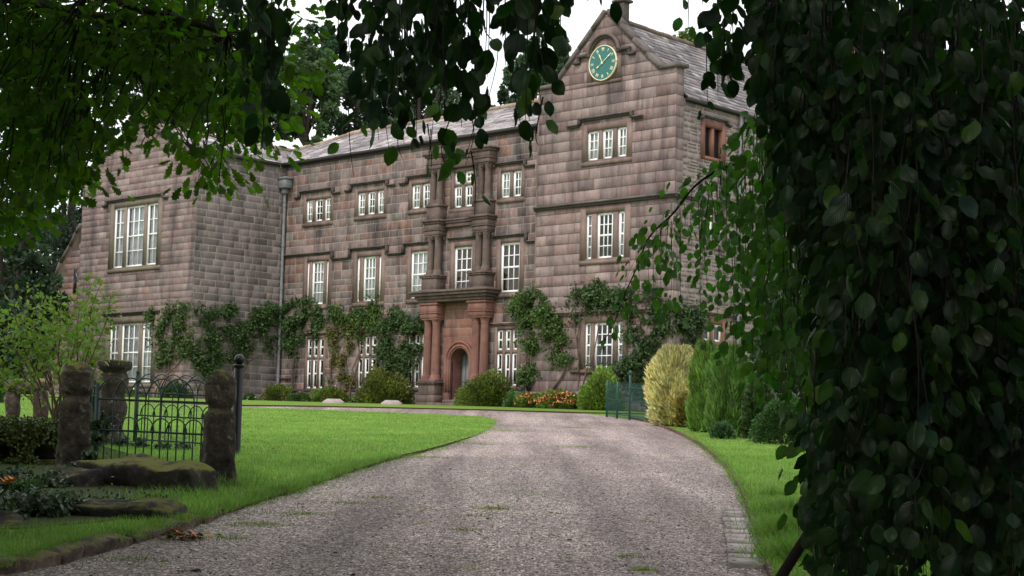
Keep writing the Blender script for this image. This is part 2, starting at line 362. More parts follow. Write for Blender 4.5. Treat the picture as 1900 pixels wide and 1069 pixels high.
def wall(name, P, a0, a1, b0, b1, ops=(), cp=None, ch=.36, bl=.62, mt='ashlar', back='mortar', gap=.006, bev=.01, depth=.015, tints=PINKS, dark=1., grey=0., jit=.12, rough=0., gy=None, tv=.62):
    gy = gy or gap
    back_mb = MB()
    xs = sorted({a0, a1, *[o[0] for o in ops], *[o[1] for o in ops]}); ys = sorted({b0, b1, *[o[2] for o in ops], *[o[3] for o in ops]})
    xs = [x for x in xs if a0 <= x <= a1]; ys = [y for y in ys if b0 <= y <= b1]
    for i in range(len(xs)-1):
        for j in range(len(ys)-1):
            mx, my = (xs[i]+xs[i+1])/2, (ys[j]+ys[j+1])/2
            if any(o[0] < mx < o[1] and o[2] < my < o[3] for o in ops): continue
            p = [(xs[i], ys[j]), (xs[i+1], ys[j]), (xs[i+1], ys[j+1]), (xs[i], ys[j+1])]
            if cp: p = clip(p, cp)
            if len(p) >= 3: back_mb.mixed([P(x, y, 0) for x, y in p], [list(range(len(p)))])
    w = back_mb.build(name, M[back], house)
    mb = MB(); b = b0; row = 0
    while b < b1-.02:
        h = ch*random.uniform(1-jit, 1+jit); nb = b+h
        if nb > b1-.1: nb = b1
        a = a0-random.uniform(0, bl)
        while a < a1:
            wd = bl*random.choice([.55, .8, 1, 1, 1.15, 1.35])*random.uniform(.85, 1.1); na = a+wd
            if na > a1-.12: na = a1+.0001
            ra = max(a, a0)
            if na-ra > .03:
                t = (np.array(random.choice(tints))*tv+np.array((.305, .228, .214))*(1-tv))*random.uniform(.86, 1.12)*dark
                r = random.random()
                if r < .05: t = t*1.22
                elif r < .1: t = t*.75
                g = t.mean(); k = grey+random.uniform(0, .18); t = t*(1-k)+g*k
                bb0, bb1 = b, nb
                split = rough and random.random() < rough
                pieces = [(ra, min(na, a1), bb0, bb1)] if not split else [(ra, min(na, a1), bb0, (bb0+bb1)/2), (ra, min(na, a1), (bb0+bb1)/2, bb1)]
                for pc in pieces:
                    for q in rect_minus(pc, ops):
                        p = [(q[0], q[2]), (q[1], q[2]), (q[1], q[3]), (q[0], q[3])]
                        if cp: p = clip(p, cp)
                        if len(p) < 3 or area(p) < .008: continue
                        cx = sum(v[0] for v in p)/len(p); cy = sum(v[1] for v in p)/len(p)
                        def ins(e, jt=0.):
                            o = []
                            for x, y in p:
                                sx = 1 if cx > x+.02 else (-1 if cx < x-.02 else 0); sy = 1 if cy > y+.02 else (-1 if cy < y-.02 else 0)
                                o.append((x+sx*(e+random.uniform(0, jt)), y+sy*(e*gy/gap+random.uniform(0, jt))))
                            return o
                        dd = depth*random.uniform(.6, 1.25); jt = .02 if rough else .003
                        o1 = ins(gap, jt); o2 = [(x+(cx-x)*min(.45, bev/max(abs(cx-x), .01)), y+(cy-y)*min(.45, bev/max(abs(cy-y), .01))) for x, y in o1]
                        k = len(p); V = [P(x, y, .001) for x, y in o1]+[P(x, y, dd+random.uniform(-.002, .002)) for x, y in o2]
                        mb.mixed(V, [[k+i for i in range(k)]]+[[i, (i+1) % k, k+(i+1) % k, k+i] for i in range(k)], t)
            a = na
        b = nb; row += 1
    mb.build('stone_blocks', M[mt], w); return w
def pbox(mb, P, a0, a1, b0, b1, d0, d1, tint=(1, 1, 1)):
    V = [P(a, b, d) for d in (d0, d1) for b in (b0, b1) for a in (a0, a1)]
    mb.raw(V, [(0, 2, 3, 1), (4, 5, 7, 6), (0, 1, 5, 4), (2, 6, 7, 3), (0, 4, 6, 2), (1, 3, 7, 5)], tint)
def window(P, lights, rows, sur=.16, mt='dressed', cols=(2,), nr=3, inside='dark', sill=True, label=None, recess=.045, rail=True, proud=.03):
    """lights: [(a0,a1)...]; rows: [(b0,b1)...] from the bottom"""
    A0, A1, B0, B1 = lights[0][0], lights[-1][1], rows[0][0], rows[-1][1]
    s = MB(); dd = -.3
    tv = lambda: np.ones(3)*random.uniform(.85, 1.12)
    pbox(s, P, A0-sur, A0, B0-.05, B1+sur, dd, proud, tv()); pbox(s, P, A1, A1+sur, B0-.05, B1+sur, dd, proud, tv())
    pbox(s, P, A0, A1, B1, B1+sur, dd, proud-.002, tv()); pbox(s, P, A0-sur, A1+sur, B0-.2, B0-.051, dd, proud+.03, tv())
    pbox(s, P, A0, A1, B0-.05, B0, dd, proud-.003, tv())
    for i in range(len(lights)-1): pbox(s, P, lights[i][1], lights[i+1][0], B0, B1, dd+.02, proud-.02, tv())
    for i in range(len(rows)-1): 
        for l in lights: pbox(s, P, l[0], l[1], rows[i][1], rows[i+1][0], dd+.02, proud-.025, tv())
    w = s.build('window', M[mt], house)
    if label: w['label'] = label
    fr = MB(); gl = MB(); cu = MB(); R = -recess
    for i, (a0, a1) in enumerate(lights):
        nc = cols[i % len(cols)] if len(cols) > 1 else cols[0]
        for (b0, b1) in rows:
            fw = .09 if a1-a0 > .3 else .062
            pbox(fr, P, a0, a0+fw, b0, b1, R-.06, R); pbox(fr, P, a1-fw, a1, b0, b1, R-.06, R)
            pbox(fr, P, a0+fw, a1-fw, b0, b0+.07, R-.06, R-.001); pbox(fr, P, a0+fw, a1-fw, b1-fw, b1, R-.06, R-.001)
            n_ = nr if b1-b0 > .8 else max(1, round(nr*.75)); bw = .036
            for k in range(1, nc):
                x = a0+fw+(a1-a0-2*fw)*k/nc; pbox(fr, P, x-bw/2, x+bw/2, b0+.07, b1-fw, R-.04, R-.01)
            for k in range(1, n_):
                y = b0+.06+(b1-b0-.1)*k/n_; hw = .035 if (rail and n_ % 2 == 0 and k == n_//2) else bw/2
                pbox(fr, P, a0+fw, a1-fw, y-hw, y+hw, R-.042, R-.008)
            V = [P(a0+.01, b0+.01, R-.035), P(a1-.01, b0+.01, R-.035), P(a1-.01, b1-.01, R-.035), P(a0+.01, b1-.01, R-.035)]
            gl.raw(V, [(0, 1, 2, 3)])
    fr.build('sash_frame', M['white'], w); gl.build('pane', M['glass'], w)
    if inside in ('net', 'brown', 'half'):
        for (a0, a1) in ([(A0, A1)] if inside != 'half' else [(A0, A0+(A1-A0)*.3), (A1-(A1-A0)*.25, A1)]):
            n_ = 40; aa = np.linspace(a0, a1, n_); wv = [.03*math.sin(a*38+math.sin(a*9)*2) for a in aa] if inside != 'brown' else [0]*n_
            V = [P(a, bq, R-.12+q) for a, q in zip(aa, wv) for bq in (B0, B1)]
            cu = MB(); cu.raw(V, [(2*k, 2*k+2, 2*k+3, 2*k+1) for k in range(n_-1)])
            cu.build('curtain' if inside != 'brown' else 'shutter', M['curtain' if inside != 'brown' else 'shutter'], w)
    return (A0-sur+.02, A1+sur-.02, B0-.19, B1+sur-.02)
def hood(P, segs, th=.1, pr=.13, mt='hood', name='hood_mould'):
    segs = sorted(segs); run = []
    def flush():
        m = MB()
        for i, (a0, a1, b) in enumerate(run):
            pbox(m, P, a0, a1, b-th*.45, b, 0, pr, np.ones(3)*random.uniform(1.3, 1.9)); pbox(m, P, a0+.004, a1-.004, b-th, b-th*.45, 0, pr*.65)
            if i+1 < len(run) and run[i+1][2] != b:            # upright return joining two levels
                bl, bh = sorted((b, run[i+1][2])); lo = b < run[i+1][2]; x0, x1 = (a1, a1+.1) if lo else (a1-.1, a1)
                pbox(m, P, x0, x1, bl-th*.45, bh-th*.46, 0, pr-.003)
        m.build(name, M[mt], house)
    for sg in segs:
        if run and abs(sg[0]-run[-1][1]) > .02: flush(); run = []
        run.append(sg)
    flush()
# --- main front
Pm = front(0.)
ops = []
top = (7.6, 8.53)
ops.append(window(Pm, [(1.42, 1.84), (1.98, 2.48), (2.58, 3.0)], [top], nr=3, inside='half'))
ops.append(window(Pm, [(4.65, 5.1), (5.24, 5.7), (5.82, 6.24)], [(7.63, 8.56)], nr=3, inside='half'))
ops.append(window(Pm, [(7.83, 8.3), (8.42, 8.87)], [(7.65, 8.6)], nr=3, inside='half'))
ops.append(window(Pm, [(10.18, 10.6), (10.75, 11.19)], [(7.5, 8.32), (8.42, 8.87)], nr=2))
ops.append(window(Pm, [(12.65, 13.11), (13.25, 13.7)], [(7.67, 8.64)], nr=3, inside='half'))
mid = (4.13, 5.93)
ops.append(window(Pm, [(1.62, 1.76), (1.93, 2.7), (2.85, 3.0)], [mid], sur=.22, cols=(1, 3), nr=4, inside='net'))
ops.append(window(Pm, [(4.75, 4.92), (5.12, 5.87), (6.04, 6.2)], [mid], sur=.22, cols=(1, 3), nr=4, inside='net'))
ops.append(window(Pm, [(7.9, 8.88)], [(4.13, 5.96)], sur=.2, cols=(3,), nr=4, inside='net'))
ops.append(window(Pm, [(10.3, 11.26)], [(4.18, 5.98)], sur=.2, cols=(3,), nr=4, inside='brown'))
ops.append(window(Pm, [(12.73, 13.72)], [(4.14, 5.98)], sur=.2, cols=(3,), nr=4, inside='brown'))
gr = [(.66, 1.86), (1.96, 2.72)]
for u in (1.82, 5.0, 7.88): ops.append(window(Pm, [(u, u+.27), (u+.38, u+.65), (u+.77, u+1.04)], gr, sur=.13, cols=(1,), nr=2, recess=.025))
ops.append(window(Pm, [(12.68, 12.95), (13.08, 13.34), (13.44, 13.7)], [(.68, 1.88), (2., 2.75)], sur=.16, cols=(1,), nr=2, recess=.025))
wall('wall', Pm, 0, 14.77, .55, 10.05, ops+[(9.93, 11.57, .5, 3.9)], ch=.34, bl=.6, mt='ashlar_main', tv=.7, gap=.011, bev=.004, depth=.005, jit=.32,
     tints=PINKS+[(.34, .2, .155), (.26, .24, .2), (.36, .19, .14), (.2, .16, .15)], dark=.86)
wall('plinth', front(.1), 0, 14.77, -.4, .55, [(9.9, 11.6, -1, 1)], ch=.3, bl=.5, mt='rubble', gap=.012, bev=.02, depth=.03, dark=.62, grey=.3, rough=.3)
pc = MB(); pbox(pc, Pm, 0, 9.9, .5, .62, 0, .14); pbox(pc, Pm, 11.6, 14.77, .5, .62, 0, .14); pc.build('plinth_course', M['hood'], house)
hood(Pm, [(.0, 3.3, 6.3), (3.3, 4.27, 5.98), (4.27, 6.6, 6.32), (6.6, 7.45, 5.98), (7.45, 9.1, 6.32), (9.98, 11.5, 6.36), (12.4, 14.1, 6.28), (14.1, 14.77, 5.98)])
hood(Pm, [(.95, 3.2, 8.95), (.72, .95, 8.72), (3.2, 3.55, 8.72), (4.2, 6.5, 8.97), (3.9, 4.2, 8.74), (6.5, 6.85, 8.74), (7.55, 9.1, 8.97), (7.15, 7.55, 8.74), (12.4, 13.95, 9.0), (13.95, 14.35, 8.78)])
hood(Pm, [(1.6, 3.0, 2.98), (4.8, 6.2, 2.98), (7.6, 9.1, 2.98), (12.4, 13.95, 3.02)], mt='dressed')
m = MB(); pbox(m, Pm, 0, 14.77, 10.05, 10.12, 0, .1, (1.6, 1.5, 1.4)); pbox(m, Pm, -.02, 14.77, 10.12, 10.24, 0, .2); m.build('gutter', M['gutter'], house)
# --- tower
Pt = front(.3); tops = []
tops.append(window(Pt, [(17.1, 17.62), (17.78, 18.26), (18.45, 18.9)], [(8.57, 9.62)], sur=.24, nr=3, inside='net'))  # net curtain put in for the pale reflection on these panes
tops.append(window(Pt, [(17.13, 17.4), (17.62, 18.35), (18.58, 18.88)], [(5.08, 6.68)], sur=.26, cols=(1, 3, 1), nr=4, inside='half'))
tops.append(window(Pt, [(17.18, 17.44), (17.6, 18.45), (18.64, 18.9)], [(1.26, 2.84)], sur=.24, cols=(1, 3, 1), nr=4, inside='half'))
kw = dict(ch=.37, bl=.66, gap=.006, gy=.009, bev=.008, depth=.013, back='joint_dark', jit=.04, dark=1.0, tv=.5)
wall('tower_wall', Pt, 14.77, 21.02, .45, 11.4, tops, **kw)
wall('gable_wall', Pt, 15.5, 20.26, 11.4, 13.8, [], cp=[(15.5, 11.4), (20.26, 11.4), (17.88, 13.76)], **kw)
wall('tower_plinth', front(.4), 14.7, 21.1, -.6, .45, [], ch=.33, bl=.6, mt='rubble', gap=.01, bev=.03, depth=.04, dark=.8, grey=.25, rough=.3)
m = MB(); m.box(14.7, 14.769, -.3, 0, -.5, 11.4); m.build('tower_return', M['dressed'], house)
hood(Pt, [(14.69, 21.14, 7.12)], .16, .16, name='string_course'); hood(Pt, [(14.69, 21.14, 3.27)], .14, .13, name='string_course', mt='portal')
hood(Pt, [(16.72, 19.2, 10.12), (16.2, 16.72, 9.93), (19.2, 19.62, 9.93)], .13, .15)
def coping(pts, y0, y1, th=.14, name='coping'):
    m = MB()
    for (a, b), (c, d) in zip(pts[:-1], pts[1:]):
        L = math.hypot(c-a, d-b); k = max(1, round(L/.9))
        for i in range(k):
            e = .004; t0, t1 = i/k+e, (i+1)/k-e; q = [(a+(c-a)*t, b+(d-b)*t) for t in (t0, t1)]; o = random.uniform(-.006, .006)
            nx, nz = -(d-b)/L, (c-a)/L
            if nz < 0: nx, nz = -nx, -nz
            V = [(x+nx*w_, y, z+nz*w_) for y in (y0, y1) for (x, z), w_ in ((q[0], o), (q[1], o), (q[1], th+o), (q[0], th+o))]
            m.raw(V, [(0, 1, 2, 3), (7, 6, 5, 4), (0, 4, 5, 1), (1, 5, 6, 2), (2, 6, 7, 3), (3, 7, 4, 0)], np.ones(3)*random.uniform(1.2, 1.9))
    return m.build(name, M['hood'], house)
coping([(14.62, 11.4), (15.48, 11.4)], -.4, .1); coping([(15.48, 11.4), (17.88, 13.8)], -.4, .1); coping([(17.88, 13.8), (20.28, 11.4)], -.4, .1); coping([(20.28, 11.4), (21.22, 11.4)], -.4, .1)
# bellcote on the apex
m = MB(); m.box(17.68, 18.08, .35, .7, 13.3, 14.3, b=.03); m.box(17.58, 18.18, .28, .78, 14.3, 14.4, b=.02)
for x in (17.6, 18.05): m.box(x, x+.12, .4, .7, 14.42, 15.3)
m.box(17.45, 18.32, .3, .8, 15.3, 15.42, b=.02)
bc = m.build('bellcote', M['hood'], house)
m = MB(); m.ring([(.02, 15.2), (.06, 15.18), (.1, 15.05), (.13, 14.85), (.2, 14.7), (.19, 14.68)], 17.88, .55, 16); m.build('bell', M['iron_black'], bc, True)
# clock
cx, cz = 17.82, 11.97
m = MB(); pbox(m, Pt, cx-.78, cx-.56, cz-.62, cz+.3, 0, .05); pbox(m, Pt, cx+.56, cx+.78, cz-.62, cz+.3, 0, .05); pbox(m, Pt, cx-.78, cx+.78, cz-.72, cz-.621, 0, .05)
pbox(m, Pt, cx-.56, cx+.56, cz-.6, cz+.5, 0, .02)
m.build('clock_surround', M['dressed'], house)
def arc(mb, P, cx, cz, r0, r1, a0, a1, d0, d1, n=24, tint=(1, 1, 1)):
    V = []
    for i in range(n+1):
        a = a0+(a1-a0)*i/n
        for r, d in ((r0, d0), (r0, d1), (r1, d1), (r1, d0)): V.append(P(cx+r*math.cos(a), cz+r*math.sin(a), d))
    fs = [(4*i+k, 4*i+(k+1) % 4, 4*i+4+(k+1) % 4, 4*i+4+k) for i in range(n) for k in range(4)]+[(0, 1, 2, 3), (4*n+3, 4*n+2, 4*n+1, 4*n)]
    mb.raw(V, fs, tint)
m = MB(); arc(m, Pt, cx, cz+.32, .66, .76, 0, math.pi, 0, .16, tint=(2, 1.8, 1.7)); arc(m, Pt, cx, cz+.32, .58, .659, 0, math.pi, 0, .09)
pbox(m, Pt, cx-1.2, cx-.66, cz+.33, cz+.43, 0, .16); pbox(m, Pt, cx-1.38, cx-1.1, cz+.12, cz+.22, 0, .15); pbox(m, Pt, cx-1.2, cx-1.1, cz+.22, cz+.33, 0, .14)
pbox(m, Pt, cx+.66, cx+1.2, cz+.33, cz+.43, 0, .16); pbox(m, Pt, cx+1.1, cx+1.42, cz+.12, cz+.22, 0, .15); pbox(m, Pt, cx+1.1, cx+1.2, cz+.22, cz+.33, 0, .14)
m.build('clock_hood', M['hood'], house)
def disc(mb, P, cx, cz, r, d, n=40, tint=(1, 1, 1)): mb.mixed([P(cx+r*math.cos(2*math.pi*k/n), cz+r*math.sin(2*math.pi*k/n), d) for k in range(n)], [list(range(n))], tint)
m = MB(); disc(m, Pt, cx, cz, .6, .12); arc(m, Pt, cx, cz, .56, .6, 0, 2*math.pi, .02, .118, 40); ck = m.build('clock', M['clock'], house)
m = MB(); arc(m, Pt, cx, cz, .6, .63, 0, 2*math.pi, .03, .135, 48); m.build('clock_rim', M['gold'], ck)
def stroke(mb, P, x0, z0, x1, z1, w, d0=.121, d1=.127):
    L = math.hypot(x1-x0, z1-z0); nx, nz = -(z1-z0)/L*w/2, (x1-x0)/L*w/2
    V = [P(x0+nx, z0+nz, d) if k == 0 else P(x1+nx, z1+nz, d) if k == 1 else P(x1-nx, z1-nz, d) if k == 2 else P(x0-nx, z0-nz, d) for d in (d0, d1) for k in range(4)]
    mb.raw(V, [(0, 1, 2, 3), (4, 5, 6, 7), (0, 1, 5, 4), (1, 2, 6, 5), (2, 3, 7, 6), (3, 0, 4, 7)])
m = MB()
for h, s in enumerate(['XII', 'I', 'II', 'III', 'IIII', 'V', 'VI', 'VII', 'VIII', 'IX', 'X', 'XI']):
    th = math.radians(90-30*h); rx, rz = math.cos(th), math.sin(th); tx, tz = rz, -rx
    wd = {'I': .032, 'V': .06, 'X': .06}; tot = sum(wd[c] for c in s); x = -tot/2
    for k, c in enumerate(s):
        q = x+wd[c]/2; f = lambda o, r: (cx+tx*o+rx*r, cz+tz*o+rz*r)
        if c == 'I': stroke(m, Pt, *f(q, .42), *f(q, .55), .017, d1=.127+.0003*k)
        elif c == 'V': stroke(m, Pt, *f(q, .42), *f(q-.022, .55), .016, d1=.1275+.0003*k); stroke(m, Pt, *f(q, .42), *f(q+.022, .55), .01, d1=.1285+.0003*k)
        else: stroke(m, Pt, *f(q-.022, .42), *f(q+.022, .55), .016, d1=.1275+.0003*k); stroke(m, Pt, *f(q+.022, .42), *f(q-.022, .55), .01, d1=.1285+.0003*k)
        x += wd[c]
m.build('numerals', M['gold'], ck)
m = MB()
for deg, L, w, d in ((334, .36, .03, .14), (54, .5, .022, .15)):
    a = math.radians(90-deg); stroke(m, Pt, cx-math.cos(a)*(.22 if L > .4 else .06), cz-math.sin(a)*(.22 if L > .4 else .06), cx+math.cos(a)*L, cz+math.sin(a)*L, w, d, d+.008)
    stroke(m, Pt, cx+math.cos(a)*L*.6, cz+math.sin(a)*L*.6, cx+math.cos(a)*L*.78, cz+math.sin(a)*L*.78, w*2.2, d-.001, d+.009)
    if L > .4: stroke(m, Pt, cx-math.cos(a)*.3, cz-math.sin(a)*.3, cx-math.cos(a)*.2, cz-math.sin(a)*.2, .055, d-.001, d+.009)
disc(m, Pt, cx, cz, .045, .165, 16); m.build('hands', M['gold'], ck)
# --- tower side
Ps = side(21.02); sops = []
m = MB()
def darkwin(P, lights, b0, b1, sur, mt, gl='dark_glass'):
    s = MB(); A0, A1 = lights[0][0], lights[-1][1]
    pbox(s, P, A0-sur, A0, b0-.12, b1+sur, -.25, .03); pbox(s, P, A1, A1+sur, b0-.12, b1+sur, -.25, .03, (1.1, 1.1, 1.1)); pbox(s, P, A0, A1, b1, b1+sur, -.25, .028, (.9, .9, .9)); pbox(s, P, A0, A1, b0-.12, b0, -.25, .04)
    for i in range(len(lights)-1): pbox(s, P, lights[i][1], lights[i+1][0], b0, b1, -.2, .0)
    w = s.build('window', M[mt], house); g = MB()
    for a0, a1 in lights: g.raw([P(a0, b0, -.16), P(a1, b0, -.16), P(a1, b1, -.16), P(a0, b1, -.16)], [(0, 1, 2, 3)])
    g.build('pane', M[gl], w); return (A0-sur+.01, A1+sur-.01, b0-.11, b1+sur-.01)
sops.append(darkwin(Ps, [(1.3, 1.72), (1.86, 2.3)], 8.6, 9.64, .22, 'lintelred'))
sops.append(window(Ps, [(1.42, 1.86), (2.02, 2.45)], [(5.6, 6.68)], sur=.18, cols=(1,), nr=2))
sops.append(window(Ps, [(1.38, 1.82), (1.98, 2.48)], [(1.2, 2.1), (2.25, 2.85)], sur=.2, cols=(1,), nr=1, mt='lintelred'))
wall('side_wall', Ps, .05, 14, -.6, 10.42, sops, ch=.2, bl=.42, mt='rubble', gap=.018, bev=.02, depth=.03, jit=.3, rough=.25, grey=.2, dark=.95)
wall('corner_quoins', side(21.022), -.3, .1, -.6, 11.4, [], ch=.37, bl=.6, gap=.004, bev=.02, depth=.02, back='joint_dark', jit=.03, dark=.85)
hood(Ps, [(-.3, 14, 7.12)], .16, .14, name='string_course'); hood(Ps, [(-.3, 14, 3.27)], .14, .11, name='string_course', mt='portal')
hood(Ps, [(1.05, 2.6, 10.02), (.85, 1.05, 9.9), (2.6, 2.8, 9.9)], .1, .12)
m = MB(); pbox(m, Ps, .12, 14, 10.3, 10.42, 0, .2); m.build('gutter', M['gutter'], house)
m = MB(); m.tube([(21.14, 3.25, z) for z in (0, 5, 10.35)], .055, 10); m.build('downpipe', M['lead'], house)
# --- left wing
Pl = front(4.55); lops = []
lops.append(window(Pl, [(-5.85, -5.1), (-4.93, -3.63), (-3.42, -2.62)], [(5.63, 8.22)], sur=.3, mt='buff', cols=(2, 3, 2), nr=4, inside='net'))
lops.append(window(Pl, [(-5.8, -5.12), (-4.93, -3.62), (-3.41, -2.66)], [(.74, 3.24)], sur=.3, mt='buff', cols=(2, 3, 2), nr=4, inside='net'))
lk = dict(ch=.275, bl=.62, gap=.005, gy=.0065, bev=.006, depth=.008, back='joint_dark', jit=.06, dark=.92, tv=.5)
wall('wing_wall', Pl, -8.4, 0, -.5, 9.85, lops, **lk)
wall('wing_gable', Pl, -8.2, -.2, 9.85, 11.8, [], cp=[(-8.2, 9.85), (-.2, 9.85), (-4.2, 11.8)], **lk)
wall('wing_side_wall', side(0.), -4.55, 0, -.5, 10.05, [], ch=.285, bl=.6, tv=.5, gap=.017, bev=.004, depth=.004, jit=.05, dark=.8, grey=.35)
hood(Pl, [(-6.45, -2.2, 8.6), (-6.7, -6.45, 8.42), (-2.2, -1.95, 8.42)], .12, .14); hood(Pl, [(-6.3, -2.2, 3.72)], .13, .14)
coping([(-8.5, 9.75), (-4.2, 11.82)], -4.68, -4.3, .12); coping([(-4.2, 11.82), (.1, 9.8)], -4.68, -4.3, .12)
m = MB(); m.box(0, .16, -4.55, -.1, 10.05, 10.2); m.build('gutter', M['gutter'], house)
# curved buttress wall at the far left
m = MB(); prof = [(-8.4, 7.7), (-8.75, 7.35), (-9.2, 6.8), (-9.9, 6.1), (-10.3, 5.5), (-10.75, 4.7), (-11.3, 4.1), (-12.2, 3.7), (-13.5, 3.5)]
V = [(x, y, z) for y in (-4.5, -4.1) for x, z in prof]+[(x, y, -.5) for y in (-4.5, -4.1) for x, z in prof]
k = len(prof); fs = []
for i in range(k-1): fs += [(i, i+1, 2*k+i+1, 2*k+i), (k+i, k+i+1, 3*k+i+1, 3*k+i), (i, i+1, k+i+1, k+i)]
m.raw(V, fs); m.build('buttress_wall', M['dressed'], house)
for i in range(k-1): coping([prof[i], prof[i+1]], -4.62, -4.0, .1)
mm = MB()
b = -.4
while b < 7.5:
    a = -13.5
    xe = -8.4
    while a < xe-.05:
        na = min(a+random.uniform(.4, .8), xe); zt = min(np.interp([a, na], [p[0] for p in prof][::-1], [p[1] for p in prof][::-1]))
        if b+.28 < zt:
            t = np.array(random.choice(PINKS))*random.uniform(.7, .95); V = [(x, y, z) for y, e in ((-4.501, 0), (-4.515, .012)) for x, z in ((a+.005+e, b+.005+e), (na-.005-e, b+.005+e), (na-.005-e, b+.275-e), (a+.005+e, b+.275-e))]
            mm.raw(V, [(4, 5, 6, 7), (0, 1, 5, 4), (1, 2, 6, 5), (2, 3, 7, 6), (3, 0, 4, 7)], t)
        a = na
    b += .28
mm.build('stone_blocks', M['ashlar'], house)
m = MB(); m.box(-8.86, -8.62, -4.53, -4.518, 4.7, 5.75); m.box(-10.4, -10.1, -4.53, -4.518, 1.8, 3.6); m.build('slit_window', M['dark_glass'], house)
# --- unseen walls
m = MB(); m.box(-8.4, -8.3, -4.5, 9, -.5, 9.9); m.box(-8.4, 14.8, 9, 9.1, -.5, 10.1); m.box(14.6, 21.0, 13.9, 14, -.5, 10.3); m.box(14.6, 14.77, 9, 14, -.5, 10.3); m.build('rear_wall', M['dressed'], house)
m = MB()
for z in (3.5, 6.95): m.box(-8.2, 14.7, .35, 8.9, z, z+.1); m.box(-8.2, -.3, -4.2, .3, z, z+.1); m.box(14.8, 20.8, 0.1, 13.8, z, z+.1)
m.box(-.4, -.3, -4.2, 8.9, 0, 10); m.box(-8.2, 14.7, 5, 5.1, -.4, 10); m.box(14.8, 20.8, 4.5, 4.6, -.4, 10.3)
m.build('floors', M['shutter'], house)
# --- roofs
SL = [(.27, .245, .25), (.22, .2, .21), (.33, .3, .3), (.2, .175, .18), (.29, .25, .24), (.38, .36, .36)]
def slates(name, e0, e1, r1, r0, rows, sw=.45, sag=.05, dark=1.):
    """e0-e1 eave edge, r0-r1 ridge edge"""
    e0, e1, r0, r1 = [np.array(p, float) for p in (e0, e1, r0, r1)]
    nrm = np.cross(e1-e0, r0-e0); nrm /= np.linalg.norm(nrm); nrm *= np.sign(nrm[2])
    mb = MB()
    def Q(s, t): 
        p = (e0*(1-s)+e1*s)*(1-t)+(r0*(1-s)+r1*s)*t
        return p-np.array([0, 0, sag*(math.sin(math.pi*s)*(.4+.6*t)+.35*math.sin(7*s+2*t))])
    mb.raw([Q(0, 0)-nrm*.03, Q(1, 0)-nrm*.03, Q(1, 1)-nrm*.03, Q(0, 1)-nrm*.03], [(0, 1, 2, 3)], (.1, .09, .09))
    for k in range(rows):
        t0 = k/rows; t1 = min((k+1.25)/rows, 1.); L = np.linalg.norm(Q(1, t0)-Q(0, t0)); ns = max(1, int(L/sw)); off = random.random()/ns
        cuts = [0]+[min(1, max(0, (i+off*0+random.uniform(-.3, .3)+.5*(k % 2))/ns)) for i in range(1, ns)]+[1]; th = .022
        for a, b in zip(cuts[:-1], cuts[1:]):
            if b-a < .002: continue
            g = .004/L; h0, h1 = th*random.uniform(1.1, 2.2), .004; a_, b_ = a+g, b-g; j = random.uniform(-.1, .1)/rows*.6 if k else 0
            V = [Q(a_, t0+j)+nrm*h0, Q(b_, t0+j)+nrm*h0, Q(b_, t1)+nrm*h1, Q(a_, t1)+nrm*h1, Q(a_, t0+j)-nrm*.005, Q(b_, t0+j)-nrm*.005]
            mb.raw(V, [(0, 1, 2, 3), (4, 5, 1, 0)], np.array(random.choice(SL))*random.uniform(.8, 1.35)*dark*1.12)
    return mb.build(name, M['slate'], house)
slates('roof', (0, -.1, 10.2), (14.77, -.1, 10.26), (14.77, 3.8, 12.25), (0, 3.8, 12.13), 15, .5, .07, 1.1)
slates('roof', (0, -.1, 10.2), (0.001, -.1, 10.2), (0, 3.8, 12.13), (-4.15, 3.8, 11.78), 15, .5, .03, 1.1)
slates('roof', (.1, -.0, 10.15), (.1, -4.4, 10.15), (-4.2, -4.4, 11.75), (-4.2, 3.8, 11.72), 13, .5, .03, 1.15)
slates('roof', (-8.5, -4.4, 10.), (-8.5, 9, 10.), (-4.2, 9, 11.7), (-4.2, -4.4, 11.75), 10, .6, .03)
slates('roof', (14.77, 9.1, 10.1), (-4.2, 9.1, 10.1), (-4.2, 3.8, 11.78), (14.77, 3.8, 12.25), 10, .7, .05)
slates('roof', (21.2, .08, 10.42), (21.2, 14, 10.42), (17.9, 14, 13.6), (17.9, .08, 13.62), 19, .42, .1, .8)
slates('roof', (14.6, 14, 10.42), (14.6, .08, 10.42), (17.9, .08, 13.62), (17.9, 14, 13.6), 12, .6, .1, .8)
def ridge(pts, r=.11, name='ridge_tiles', tint=(1, 1, 1)):
    m = MB()
    for p, q in zip(pts[:-1], pts[1:]):
        p, q = np.array(p, float), np.array(q, float); L = np.linalg.norm(q-p); k = max(1, round(L/.45))
        for i in range(k):
            a, b = p+(q-p)*(i+.02)/k, p+(q-p)*(i+.98)/k; dz = np.array([0, 0, -.05*math.sin(math.pi*(i+.5)/k)+random.uniform(-.012, .012)])
            m.tube([a+dz, b+dz], r, 8, np.array(tint)*random.uniform(.75, 1.25))
    m.build(name, M['ridge'], house)
ridge([(14.77, 3.8, 12.28), (0, 3.8, 12.17), (-4.15, 3.8, 11.83)]); ridge([(-4.2, -4.3, 11.8), (-4.2, 3.8, 11.79)]); ridge([(17.9, .1, 13.65), (17.9, 14, 13.62)], .1, tint=(.55, .55, .55))
m = MB(); m.tube([(.05, -.05, 10.22), (-4.1, 3.7, 11.77)], .07, 6); m.build('valley_lead', M['lead'], house)
